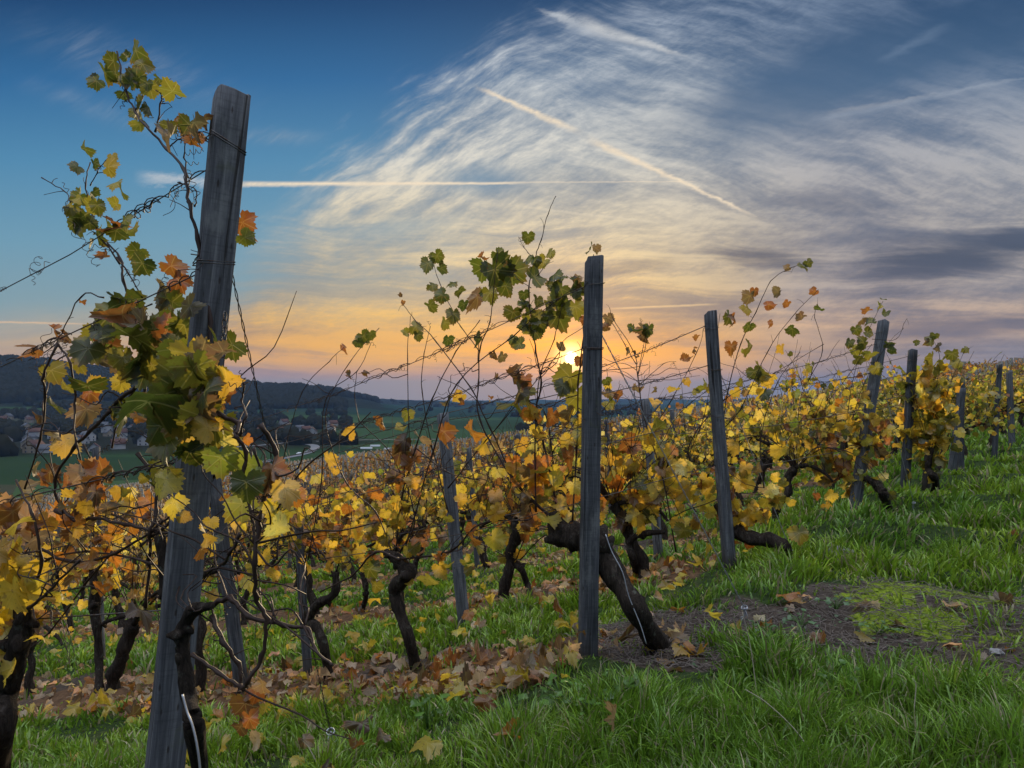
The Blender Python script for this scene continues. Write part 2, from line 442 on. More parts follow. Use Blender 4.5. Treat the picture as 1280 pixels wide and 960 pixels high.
def leaf_mat(name, near, transl=0.62, holes=False):
    m = material(name)
    col = attr('Col')
    uvn = new('ShaderNodeUVMap'); uvn.uv_map = 'UVMap'
    x, y, _ = sep(N(uvn.outputs[0]))
    rr = (x * x + y * y).sqrt()
    rnd = attr('Rnd', 2)
    nz = noise(comb(x * 2.2, y * 2.2, rnd * 40.0), 1.0, 4, 0.6)
    # browning from the rim and in blotches, paler veins
    rim = sstep(rr + (nz - 0.5) * 0.9, 0.55, 1.05)
    bro = mix(nz, (0.16, 0.055, 0.018), (0.30, 0.12, 0.03))
    c = mix(rim * 0.62 * sstep(rnd, 0.15, 0.9), col, bro)
    c = mix(sstep(noise(comb(x * 5, y * 5, rnd * 17.0), 1.0, 2, 0.5), 0.60, 0.70) * 0.55, c, (0.13, 0.055, 0.02))
    c = mix(sstep(nz, 0.3, 0.7) * 0.35, c, mix(0.5, col, (0.20, 0.24, 0.03)))
    v = None
    if near:
        for a in (0, 50, -50, 104, -104):
            ca, sa = math.cos(R(a)), math.sin(R(a))
            al = x * sa + y * ca; ac = (x * ca - y * sa).abs()
            # side veins leave the main vein as a herringbone
            hb = ((al - ac * 0.9) * 26.0).sin().abs()
            li = sstep(ac, 0.035, 0.008) * sstep(al, 0.0, 0.05)
            v = li if v is None else v.max(li)
        side_v = sstep((((y + x.abs() * -0.8) * 24.0).sin()).abs(), 0.16, 0.02) * 0.35
        v = v.max(side_v)
        c = mix(v * 0.45, c, vscale(mix(0.4, col, (0.55, 0.5, 0.2)), 1.2))
        hgt = (v * -1.0) + nz * 0.8
        nrm = bump(hgt, 0.5, 0.003)
    else:
        nrm = None
    d = new('ShaderNodeBsdfDiffuse'); lk(c, d.inputs[0])
    t = new('ShaderNodeBsdfTranslucent'); lk(vscale(mix(0.35, c, (1.0, 0.85, 0.3), 'MULTIPLY'), 1.35), t.inputs[0])
    if nrm is not None:
        N.tree.links.new(nrm, d.inputs['Normal'])
    mx = new('ShaderNodeMixShader'); mx.inputs[0].default_value = transl
    N.tree.links.new(d.outputs[0], mx.inputs[1]); N.tree.links.new(t.outputs[0], mx.inputs[2])
    gl = new('ShaderNodeBsdfGlossy'); gl.inputs['Roughness'].default_value = 0.45
    gl.inputs[0].default_value = (0.8, 0.8, 0.8, 1)
    if nrm is not None: N.tree.links.new(nrm, gl.inputs['Normal'])
    m2 = new('ShaderNodeMixShader'); m2.inputs[0].default_value = 0.05
    N.tree.links.new(mx.outputs[0], m2.inputs[1]); N.tree.links.new(gl.outputs[0], m2.inputs[2])
    out_surface(m2.outputs[0])
    return m
M['leaf'] = leaf_mat('vine_leaf', True)
M['leaf_far'] = leaf_mat('vine_leaf_far', False)

m = material('grass_blade'); col = attr('Col')
d = new('ShaderNodeBsdfDiffuse'); lk(col, d.inputs[0])
t = new('ShaderNodeBsdfTranslucent'); lk(col, t.inputs[0])
mx = new('ShaderNodeMixShader'); mx.inputs[0].default_value = 0.4
N.tree.links.new(d.outputs[0], mx.inputs[1]); N.tree.links.new(t.outputs[0], mx.inputs[2])
gl = new('ShaderNodeBsdfGlossy'); gl.inputs['Roughness'].default_value = 0.35
m2 = new('ShaderNodeMixShader'); m2.inputs[0].default_value = 0.035
N.tree.links.new(mx.outputs[0], m2.inputs[1]); N.tree.links.new(gl.outputs[0], m2.inputs[2])
out_surface(m2.outputs[0]); M['grass'] = m

# near ground: soil, turf, moss; the zones are where those covers really lie
m = material('vineyard_ground'); co = objco()
zr, zg, zb = sep(attr('Zone', 0))
n1 = noise(co, 3.0, 6, 0.6); n2 = noise(co, 22.0, 6, 0.7); n3 = noise(co, 90.0, 3, 0.6)
soil = ramp(n2, [(0.3, (0.035, 0.026, 0.02)), (0.55, (0.085, 0.065, 0.05)), (0.75, (0.16, 0.13, 0.105))])
turf = ramp(n2, [(0.3, (0.014, 0.024, 0.007)), (0.6, (0.035, 0.06, 0.015)), (0.8, (0.06, 0.085, 0.02))])
moss = ramp(noise(co, 40.0, 5, 0.7), [(0.35, (0.04, 0.06, 0.010)), (0.5, (0.16, 0.22, 0.018)), (0.7, (0.32, 0.38, 0.03))])
lit_ = ramp(n2, [(0.3, (0.06, 0.035, 0.02)), (0.55, (0.15, 0.085, 0.045)), (0.75, (0.28, 0.16, 0.08))])
c = mix(sstep(zr + (n1 - 0.5) * 0.7, 0.35, 0.65), turf, soil)
c = mix(sstep(zg * 0.8 + (n1 - 0.5) * 1.6 + (n2 - 0.5) * 1.2, 0.42, 0.62), c, moss)
c = mix(sstep(zb + (n2 - 0.5) * 0.6, 0.35, 0.65), c, lit_)
out_surface(principled(c, 0.95, 0.15, bump(n2 * 0.7 + n3 * 0.35 + n1, 1.0, 0.03))); M['ground'] = m

m = material('valley_fields'); co = objco()
vor = new('ShaderNodeTexVoronoi', feature='F1'); lk(stretch(co, 0.0032, 0.0075, 0.0), vor.inputs['Vector']); vor.inputs['Scale'].default_value = 1.0
r_, g_, b_ = sep(N(vor.outputs['Color']))
c = ramp(r_, [(0.0, (0.020, 0.040, 0.020)), (0.3, (0.028, 0.056, 0.024)), (0.55, (0.036, 0.068, 0.028)), (0.72, (0.05, 0.085, 0.035)), (0.88, (0.055, 0.05, 0.035)), (1.0, (0.03, 0.045, 0.022))], 'CONSTANT')
c = mix(noise(co, 0.02, 4, 0.6) * 0.5, c, (0.04, 0.06, 0.02))
zr, zg, zb = sep(attr('Zone', 0))
wood_ = mix(noise(co, 0.05, 5, 0.7), (0.008, 0.012, 0.008), (0.028, 0.026, 0.016))
c = mix(zr, c, wood_)
vy = mix(noise(co, 0.3, 4, 0.7), (0.05, 0.05, 0.025), (0.14, 0.09, 0.045))
c = mix(zg, c, vy)
out_surface(principled(c, 1.0, 0.0)); M['valley'] = m
m = material('far_hills'); co = objco()
n1 = noise(co, 0.004, 5, 0.6); n2 = noise(co, 0.03, 5, 0.75)
zr, zg, zb = sep(attr('Zone', 0))
c = mix(sstep(n2, 0.35, 0.65), (0.007, 0.011, 0.009), (0.02, 0.023, 0.014))
f = mix(sstep(noise(stretch(co, 0.004, 0.012, 0), 1.0, 2, 0.4), 0.45, 0.55), (0.012, 0.034, 0.02), (0.02, 0.036, 0.026))
c = mix(sstep(zr + (n1 - 0.5) * 0.8, 0.45, 0.55), f, c)
out_surface(principled(c, 1.0, 0.0)); M['hills'] = m

def plain(name, a, b, scale, rough=0.85, bs=0.3, spec=0.2):
    m = material(name); co = objco(); g = noise(co, scale, 4, 0.6)
    out_surface(principled(mix(g, a, b), rough, spec, bump(g, bs, 0.02))); return m
M['asphalt'] = plain('pale_road', (0.13, 0.13, 0.135), (0.19, 0.19, 0.195), 0.5)
M['render'] = plain('house_render', (0.26, 0.26, 0.26), (0.38, 0.38, 0.38), 0.6)
M['render_b'] = plain('house_render_ochre', (0.22, 0.18, 0.13), (0.32, 0.27, 0.20), 0.6)
M['tiles'] = plain('roof_tiles', (0.05, 0.026, 0.022), (0.10, 0.05, 0.04), 1.5)
M['slate'] = plain('roof_slate', (0.05, 0.055, 0.065), (0.11, 0.115, 0.13), 1.5)
M['glass'] = plain('window_glass', (0.02, 0.025, 0.03), (0.04, 0.045, 0.05), 1.0, 0.2, 0.0)
M['film'] = plain('greenhouse_film', (0.3, 0.32, 0.34), (0.4, 0.42, 0.44), 0.5)
M['white_paint'] = plain('white_car_paint', (0.7, 0.7, 0.7), (0.8, 0.8, 0.8), 0.5, 0.4, 0.0)
M['tree'] = plain('far_tree_foliage', (0.006, 0.010, 0.007), (0.026, 0.022, 0.012), 0.12, 1.0, 0.6, 0.0)
M['stone'] = plain('limestone', (0.16, 0.15, 0.15), (0.34, 0.33, 0.32), 25, 0.9, 0.8)
M['twig'] = plain('dry_twig', (0.09, 0.07, 0.06), (0.24, 0.20, 0.17), 30, 0.9, 0.4)
M['straw'] = plain('dry_straw', (0.30, 0.26, 0.18), (0.5, 0.44, 0.32), 20, 0.8, 0.2)

# ------------------------------------------------------------------ mesh helpers
COL = SC.collection
class MB:
    """collects shapes, then links them as ONE mesh object"""
    def __init__(s): s.v = []; s.f = []; s.n = 0; s.c = []; s.uv = []; s.r = []; s.mi = []
    def add(s, verts, faces, col=None, uv=None, rnd=0.0, mi=0):
        verts = np.asarray(verts, float); k = len(verts)
        s.v.append(verts)
        for f in (faces if isinstance(faces, list) else [faces]):
            f = np.asarray(f, np.int64)
            if f.size: s.f.append(f + s.n); s.mi.append(np.full(len(f), mi))
        s.n += k
        col = np.array((0.2, 0.2, 0.2) if col is None else col, float)
        s.c.append(np.broadcast_to(col, (k, 3)) if col.ndim == 1 else col)
        s.uv.append(np.zeros((k, 2)) if uv is None else np.asarray(uv, float))
        s.r.append(np.broadcast_to(np.asarray(rnd, float), (k,)))
        return s
    def build(s, name, mats, parent=None, smooth=True, attrs=False, origin=None, mesh_only=False):
        V_ = np.concatenate(s.v) if s.v else np.zeros((0, 3))
        if origin is not None: V_ = V_ - np.asarray(origin, float)
        me = bpy.data.meshes.new(name)
        nl = sum(f.size for f in s.f); nf = sum(len(f) for f in s.f)
        me.vertices.add(len(V_)); me.vertices.foreach_set('co', V_.astype(np.float32).ravel())
        me.loops.add(nl); me.polygons.add(nf)
        li = np.concatenate([f.ravel() for f in s.f]); tot = np.concatenate([np.full(len(f), f.shape[1]) for f in s.f])
        st = np.concatenate([[0], np.cumsum(tot)[:-1]])
        me.loops.foreach_set('vertex_index', li.astype(np.int32))
        me.polygons.foreach_set('loop_start', st.astype(np.int32))
        me.polygons.foreach_set('loop_total', tot.astype(np.int32))
        if smooth: me.polygons.foreach_set('use_smooth', np.ones(nf, bool))
        if not isinstance(mats, (list, tuple)): mats = [mats]
        for m_ in mats: me.materials.append(m_)
        if len(mats) > 1: me.polygons.foreach_set('material_index', np.concatenate(s.mi).astype(np.int32))
        if attrs:
            a = me.attributes.new('Col', 'FLOAT_COLOR', 'POINT')
            c = np.ones((len(V_), 4), np.float32); c[:, :3] = np.concatenate(s.c); a.data.foreach_set('color', c.ravel())
            if attrs == 'leaf':
                u = me.uv_layers.new(name='UVMap'); u.data.foreach_set('uv', np.concatenate(s.uv)[li].astype(np.float32).ravel())
                a = me.attributes.new('Rnd', 'FLOAT', 'POINT'); a.data.foreach_set('value', np.concatenate(s.r).astype(np.float32))
        me.update(calc_edges=True)
        if mesh_only: return me
        return link(name, me, parent, origin)
def link(name, me, parent=None, origin=None):
    o = bpy.data.objects.new(name, me); COL.objects.link(o)
    if origin is not None: o.location = tuple(origin)
    if parent is not None:
        o.parent = parent
        if origin is not None: o.location = tuple(np.asarray(origin) - np.asarray(parent.location))
    return o
def thing(name, loc, label, cat, group=None):
    o = bpy.data.objects.new(name, None); COL.objects.link(o); o.location = tuple(loc); o.empty_display_size = 0.2
    return tag(o, label, cat, group)
def tag(o, label=None, cat=None, group=None, kind=None):
    if label: o['label'] = label
    if cat: o['category'] = cat
    if group: o['group'] = group
    if kind: o['kind'] = kind
    return o

def tube(mb, pts, rad, sides=6, col=None, lump=0.0, cap=True, ridge=0.0):
    pts = np.asarray(pts, float); n = len(pts)
    rad = np.broadcast_to(np.asarray(rad, float), (n,))
    tan = np.gradient(pts, axis=0); tan /= np.linalg.norm(tan, axis=1)[:, None] + 1e-9
    ref = np.array([0.3, 0.9, 0.2]) if abs(tan[:, 2]).mean() > 0.7 else np.array([0.0, 0.1, 1.0])
    a = np.cross(tan, ref); a /= np.linalg.norm(a, axis=1)[:, None] + 1e-9
    b = np.cross(tan, a)
    th = np.arange(sides) / sides * 2 * np.pi
    rr = rad[:, None] * (1 + (rng.uniform(-lump, lump, (n, sides)) if lump else 0))
    if ridge:      # shaggy bark: cords that run up the stem and drift round it
        rd = rng.uniform(-1, 1, sides); rd2 = rng.uniform(-1, 1, sides); f_ = np.linspace(0, 1, n)[:, None]
        rr = rr * (1 + ridge * (rd[None] * (1 - f_) + rd2[None] * f_ + 0.6 * rng.uniform(-1, 1, (n, sides))))
    V_ = pts[:, None] + (a[:, None] * np.cos(th)[None, :, None] + b[:, None] * np.sin(th)[None, :, None]) * rr[..., None]
    V_ = V_.reshape(-1, 3)
    i = np.arange(n - 1)[:, None] * sides; j = np.arange(sides)[None]; j2 = (j + 1) % sides
    q = np.stack([i + j, i + j2, i + sides + j2, i + sides + j], -1).reshape(-1, 4)
    fs = [q]
    if cap: fs += [np.arange(sides)[None, ::-1], (np.arange(sides) + (n - 1) * sides)[None]]
    mb.add(V_, fs, col)
def smooth_path(pts, per=5):
    """Catmull-Rom through the points"""
    p = np.asarray(pts, float)
    if len(p) < 3:
        t = np.linspace(0, 1, per + 1)[:, None]; return p[0] * (1 - t) + p[-1] * t
    P = np.vstack([2 * p[0] - p[1], p, 2 * p[-1] - p[-2]]); out = []
    for i in range(1, len(P) - 2):
        t = (np.arange(per) / per)[:, None]
        a, b, c, d = P[i - 1], P[i], P[i + 1], P[i + 2]
        out.append(0.5 * (2 * b + (c - a) * t + (2 * a - 5 * b + 4 * c - d) * t ** 2 + (3 * b - a - 3 * c + d) * t ** 3))
    out.append(p[-1:]); return np.vstack(out)
def wobble(pts, amp, freq=None):
    pts = np.array(pts, float); k = len(pts)
    e = rng.normal(0, amp, (k, 3)); e[0] = 0
    return pts + e

# ------------------------------------------------------------------ the grape leaf
def leaf_template(nout, rings, serr=True):
    th = np.linspace(-np.pi, np.pi, nout, endpoint=False) + np.pi / nout
    def lobe(c, w): 
        d = np.angle(np.exp(1j * (th - c))); return np.exp(-(d / w) ** 2)
    r = 0.64 + 0.34 * lobe(0, 0.44) + 0.22 * (lobe(0.95, 0.34) + lobe(-0.95, 0.34)) + 0.19 * (lobe(1.95, 0.45) + lobe(-1.95, 0.45))
    r -= 0.42 * lobe(np.pi, 0.28)
    if serr: r *= 1 + 0.075 * np.where(np.arange(nout) % 2, 1, -1)
    x = np.sin(th) * r; y = np.cos(th) * r
    vs = [np.zeros((1, 2))]
    for k in range(1, rings + 1):
        f = k / rings; f = f if k == rings else f * 0.95
        vs.append(np.stack([x, y], 1) * f)
    P = np.vstack(vs)
    tri = np.stack([np.zeros(nout, int), 1 + np.arange(nout), 1 + (np.arange(nout) + 1) % nout], 1)
    quads = []
    for k in range(rings - 1):
        a = 1 + k * nout; i = np.arange(nout); j = (i + 1) % nout
        quads.append(np.stack([a + i, a + nout + i, a + nout + j, a + j], 1))
    return P, tri, (np.vstack(quads) if quads else np.zeros((0, 4), int))
LT = {0: leaf_template(44, 3), 1: leaf_template(22, 2), 2: leaf_template(10, 1, False), 3: leaf_template(5, 1, False)}
def unit(v): return v / (np.linalg.norm(v, axis=-1, keepdims=True) + 1e-9)
def put_leaves(mb, pos, tip, nrm, size, col, curl, lod):
    """pos tip nrm: n x 3, size curl: n, col: n x 3 - all leaves of a kind at once"""
    P, tri, quads = LT[lod]; n = len(pos); k = len(P)
    if n == 0: return
    tip = unit(tip); side = unit(np.cross(tip, nrm)); nn = np.cross(side, tip)
    X = P[None, :, 0].repeat(n, 0); Y = P[None, :, 1].repeat(n, 0)
    asp = rng.uniform(0.85, 1.12, (n, 1)); X = X * asp
    ph = rng.uniform(0, 6.28, (n, 3)); 
    th = np.arctan2(X, Y); rr = np.hypot(X, Y)
    c = curl[:, None]
    Z = 1.3 * c * (-0.32 * Y * np.abs(Y) * 1.0 - 0.42 * np.abs(X) ** 1.6 * np.sign(np.sin(ph[:, :1]) + 0.4)
             + 0.22 * rr ** 2 * np.sin(3 * th + ph[:, 1:2]) + 0.07 * rr ** 2 * np.sin(7 * th + ph[:, 2:3]))
    # strongly dried leaves fold up
    fold = np.clip(c - 0.9, 0, 2)
    X = X * (1 - 0.38 * np.clip(fold, 0, 1)); Z = Z + fold * 0.5 * np.abs(X)
    W = pos[:, None] + (side[:, None] * X[..., None] + tip[:, None] * Y[..., None] + nn[:, None] * Z[..., None]) * size[:, None, None]
    off = (np.arange(n) * k)[:, None, None]
    fs = [(tri[None] + off).reshape(-1, 3)]
    if len(quads): fs.append((quads[None] + off).reshape(-1, 4))
    colv = np.repeat(col, k, 0)
    mb.add(W.reshape(-1, 3), fs, colv, np.tile(P, (n, 1)), np.repeat(rng.uniform(0, 1, n), k))
PAL = {
    'green': (0.066, 0.082, 0.012), 'dgreen': (0.045, 0.065, 0.012), 'lime': (0.26, 0.32, 0.045), 'pale': (0.36, 0.42, 0.17),
    'ygreen': (0.18, 0.17, 0.022), 'yellow': (0.62, 0.47, 0.05), 'lemon': (0.70, 0.58, 0.13), 'gold': (0.56, 0.36, 0.045),
    'orange': (0.45, 0.17, 0.025), 'rust': (0.24, 0.085, 0.022), 'brown': (0.10, 0.045, 0.022), 'tan': (0.34, 0.21, 0.11), 'peach': (0.58, 0.34, 0.20), 'ltan': (0.56, 0.42, 0.27), 'umber': (0.15, 0.10, 0.055),
}
def pick(weights, n):
    ks = list(weights); w = np.array([weights[k] for k in ks], float); w /= w.sum()
    idx = rng.choice(len(ks), n, p=w)
    c = np.array([PAL[k] for k in ks])[idx]
    c = c * rng.uniform(0.55, 1.25, (n, 1)) * rng.uniform(0.92, 1.08, (n, 3))
    dry = np.array([1.6 if k in ('brown', 'rust', 'umber', 'tan') else 0.8 for k in ks])[idx]
    return c, dry * rng.uniform(0.5, 1.3, n)
GOLD = {'yellow': 4.5, 'gold': 5, 'lemon': 2, 'ygreen': 3, 'orange': 1.4, 'rust': 1.6, 'tan': 0.8, 'green': 1.0, 'brown': 1.5, 'umber': 1.2}
LITTER = {'ltan': 4.5, 'peach': 5, 'tan': 4, 'orange': 2.0, 'rust': 2.5, 'gold': 1.2, 'yellow': 0.8, 'umber': 2.2, 'brown': 1.2, 'lemon': 0.6}
HIGH = {'green': 4, 'dgreen': 3, 'ygreen': 3, 'rust': 1.6, 'brown': 1, 'gold': 0.8}
def hang(n, droop=0.8):
    t = rng.normal(0, 0.55, (n, 3)); t[:, 2] -= droop
    q = rng.normal(0, 1, (n, 3)); q[:, 2] *= 0.6; q[:, 1] -= 0.45
    return t, q

# ------------------------------------------------------------------ terrain, one sheet cut where its use changes
def terrain():
    az = np.unique(np.concatenate([np.arange(-180, -62, 6.0), np.arange(-62, 62.01, 0.36), np.arange(66, 180.1, 6.0)]))
    az = az[az < 179.9]; az = np.append(az, 180.0)
    rr = np.concatenate([[0.02], np.geomspace(0.25, 8400, 545)])
    A, Rr = np.meshgrid(np.radians(az), rr, indexing='xy')
    X = np.sin(A) * Rr; Y = np.cos(A) * Rr
    near = Rr < 60
    Z = base_height(X, Y)
    Z[near.any(1)] += detail_height(X[near.any(1)], Y[near.any(1)])
    nr, na = X.shape
    U_, V__ = uv_of(X, Y)
    cuts = [(0, np.searchsorted(rr, 330)), (np.searchsorted(rr, 330), np.searchsorted(rr, 1450)), (np.searchsorted(rr, 1450), nr - 1)]
    for (i0, i1), name, mat in zip(cuts, ('ground', 'valley', 'hills'), (M['ground'], M['valley'], M['hills'])):
        s = slice(i0, i1 + 1); x, y, z = X[s], Y[s], Z[s]; n = x.shape[0]
        i = np.arange(n - 1)[:, None] * na; j = np.arange(na)[None]; j2 = (j + 1) % na
        q = np.stack([i + j, i + j2, i + na + j2, i + na + j], -1).reshape(-1, 4)[:, ::-1]
        mb = MB(); mb.add(np.stack([x, y, z], -1).reshape(-1, 3), [q])
        o = mb.build(name, mat); o['kind'] = 'structure'
        zc = np.zeros((x.size, 4), np.float32); zc[:, 3] = 1
        u, v = U_[s], V__[s]; r = Rr[s]
        if name == 'ground':
            cv = cover(x, y)
            far_v = sm(r, 25, 60)
            zc[:, 0] = np.clip(cv['soil'] * (1 - far_v) + far_v * 0.55, 0, 1).ravel(); zc[:, 1] = cv['moss'].ravel(); zc[:, 2] = np.clip(cv['litter'] * (1 - 0.3 * far_v), 0, 1).ravel()
        elif name == 'valley':
            azd = np.degrees(np.arctan2(x, y)); e = HOR - z / np.maximum(r, 1) * FPX
            zc[:, 0] = (sm(r, 560, 640) * sm(-azd + 5 * vnoise(x, y, 130, 4), 12, 16) * (1 - sm(r, 1150, 1300))).ravel()
            zc[:, 1] = (sm(azd + 3 * vnoise(x, y, 90, 2), 8, 14) * 0.9).ravel()
        else:
            zc[:, 0] = (sm(z + 14 * vnoise(x, y, 260, 5) + 8 * vnoise(x, y, 90, 6), -34, -14)).ravel()
        a = o.data.attributes.new('Zone', 'FLOAT_COLOR', 'POINT'); a.data.foreach_set('color', zc.ravel())

# what covers the near ground, used for the soil colours, the grass and the fallen leaves
BARE = ground_hit(1300, 800)
MOSS = ground_hit(1205, 768)
DIRT = ground_hit(930, 792)
DIRT2 = ground_hit(800, 815)
DIRT3 = ground_hit(1075, 785)
def cover(x, y):
    u, v = uv_of(x, y); rd = row_dist(x, y)
    nz = vnoise(x, y, 0.5, 21) * 0.5 + vnoise(x, y, 0.17, 22) * 0.3
    inv = sm(u + nz * 0.25, -0.10, 0.28)                  # 1 in the vineyard, 0 on the headland
    lit = inv * sm(-(rd + nz * 0.28), -0.62, -0.36)
    # around the bare strip that crosses the headland
    def ell(c, ru, rv, ang=0):
        du, dv = uv_of(c.x, c.y); a = u - du; b = v - dv
        ca, sa = math.cos(R(ang)), math.sin(R(ang))
        return sm(-np.sqrt(((a * ca + b * sa) / ru) ** 2 + ((b * ca - a * sa) / rv) ** 2) + nz * 0.5, -1.15, -0.8)
    bare = ell(BARE, 1.30, 0.80, 4)
    moss = ell(MOSS, 0.62, 0.50, 4) * sm(nz * 2.0 + vnoise(x, y, 0.27, 23) * 1.2 + 1.0, 0.2, 0.8)
    dirt = np.maximum(np.maximum(ell(DIRT, 0.9, 0.27, -10), ell(DIRT3, 0.6, 0.18, 0)), ell(DIRT2, 0.42, 0.25, 0))
    soil = np.clip(np.maximum(np.maximum(np.maximum(lit, dirt), moss), bare * 0.9), 0, 1)
    grass = np.clip(1 - np.maximum(np.maximum(np.maximum(lit * 0.97, dirt * 0.88), moss * 0.84), bare * 0.80), 0, 1)
    dirt = np.maximum(dirt, bare * 0.6)
    return dict(soil=soil, moss=moss, litter=lit * sm(vnoise(x, y, 0.8, 31), -0.9, 0.1), dirt=dirt, grass=grass, inv=inv)
terrain()

# ------------------------------------------------------------------ grass, one mass nobody could count
def wedge_samples(n, r0, r1, a0=-40, a1=40):
    r = np.exp(rng.uniform(math.log(r0), math.log(r1), n)); a = np.radians(rng.uniform(a0, a1, n))
    return np.sin(a) * r, np.cos(a) * r, r
def in_view(x, y, margin=60):
    px = 640 + FPX * x / np.maximum(y, 0.01)
    return (px > -margin) & (px < 1280 + margin) & (y > 0.5)
def grass_mesh():
    n = 430000
    x, y, r = wedge_samples(n, 1.9, 48)
    cv = cover(x, y)
    tus = vnoise(x, y, 0.34, 41) * 0.5 + vnoise(x, y, 0.13, 42) * 0.3 + vnoise(x, y, 1.3, 43) * 0.35
    keep = in_view(x, y) & (rng.uniform(0, 1, n) < cv['grass'] * np.clip(0.72 + tus * 0.9, 0.15, 1))
    x, y, r, tus = x[keep], y[keep], r[keep], tus[keep]; inv = cv['inv'][keep]; n = len(x)
    z = height(x, y) - 0.01
    h = (0.075 + 0.20 * np.clip(tus + 0.25, -0.2, 1.2)) * rng.uniform(0.45, 1.35, n) * (1 - 0.30 * inv)
    edge = np.clip(cv['moss'][keep] + cv['dirt'][keep], 0, 1); h *= (1 - 0.62 * edge)
    w = np.maximum(0.0027, 0.00115 * r) * rng.uniform(0.7, 1.3, n)
    lean_a = vnoise(x, y, 0.25, 44) * 4.0 + rng.normal(0, 1.3, n); lean = rng.uniform(0.1, 0.85, n)
    dx, dy = np.cos(lean_a) * lean, np.sin(lean_a) * lean
    fa = rng.uniform(0, np.pi, n) * 0.6 - 0.3 + np.where(rng.uniform(0, 1, n) < 0.4, rng.uniform(0, np.pi, n), 0)
    sx, sy = np.cos(fa) * w, np.sin(fa) * w
    P = np.zeros((n, 7, 3))
    for i, (t, ww) in enumerate(((0, 0.8), (0.4, 1.0), (0.75, 0.7))):
        bx = x + dx * h * t ** 1.7; by = y + dy * h * t ** 1.7; bz = z + h * (t - 0.32 * t * t * lean)
        P[:, 2 * i] = np.stack([bx - sx * ww, by - sy * ww, bz], 1); P[:, 2 * i + 1] = np.stack([bx + sx * ww, by + sy * ww, bz], 1)
    P[:, 6] = np.stack([x + dx * h * 1.02, y + dy * h * 1.02, z + h * (1 - 0.42 * lean)], 1)
    off = (np.arange(n) * 7)[:, None]
    q = np.concatenate([off + np.array([[0, 1, 3, 2]]), off + np.array([[2, 3, 5, 4]])]); t3 = off + np.array([[4, 5, 6]])
    base = np.array([0.18, 0.33, 0.022]); alt = np.array([0.34, 0.45, 0.030]); cool = np.array([0.12, 0.26, 0.030]); dry = np.array([0.36, 0.31, 0.17])
    k = rng.uniform(0, 1, (n, 1)); c = base * (1 - k) + alt * k
    kk = np.clip(vnoise(x, y, 0.8, 46)[:, None] * 0.5 + 0.4, 0, 1); c = c * (1 - kk) + cool * kk
    c = np.where(rng.uniform(0, 1, (n, 1)) < 0.11, dry, c) * rng.uniform(0.5, 1.3, (n, 1))
    mb = MB(); mb.add(P.reshape(-1, 3), [q, t3], np.repeat(c, 7, 0))
    o = mb.build('grass', M['grass'], attrs=True, smooth=True)
    tag(o, 'long green grass on the headland and between the vine rows', 'grass', kind='stuff')
grass_mesh()

# ------------------------------------------------------------------ fallen leaves and low plants
def litter():
    n = 30000
    x, y, r = wedge_samples(n, 2.0, 42)
    cv = cover(x, y)
    p = np.clip(cv['litter'] * (0.62 + 0.75 * vnoise(x, y, 0.45, 51)) + cv['inv'] * (0.015 + 0.085 * sm(uv_of(x, y)[1], 0.3, 1.5)) + 0.0015 + cv['dirt'] * 0.05, 0, 1)
    keep = in_view(x, y) & (rng.uniform(0, 1, n) < p)
    x, y, r = x[keep], y[keep], r[keep]; g = (cv['grass'][keep] > 0.5); n = len(x)
    z = height(x, y) + rng.uniform(0.004, 0.045, n) + np.where(g, rng.uniform(0.03, 0.09, n), 0)
    col, cu = pick(LITTER, n); col = np.where(g[:, None] & (rng.uniform(0, 1, (n, 1)) < 0.6), np.array(PAL['yellow']) * 0.8, col)
    nr = rng.normal(0, 0.42, (n, 3)); nr[:, 2] += 1; tp = rng.normal(0, 1, (n, 3)); tp[:, 2] *= 0.25
    size = rng.uniform(0.026, 0.066, n) * np.clip(r / 14, 1, 1.8)
    mb = MB()
    for lo, a, b in ((0, 0, 4.2), (1, 4.2, 8), (2, 8, 99)):
        k = (r >= a) & (r < b)
        put_leaves(mb, np.stack([x, y, z], 1)[k], tp[k], nr[k], size[k], col[k], cu[k] * 1.25, lo)
    o = mb.build('fallen_leaves', M['leaf'], attrs='leaf')
    tag(o, 'brown and tan fallen vine leaves lying in strips beneath the rows', 'fallen leaves', kind='stuff')
litter()

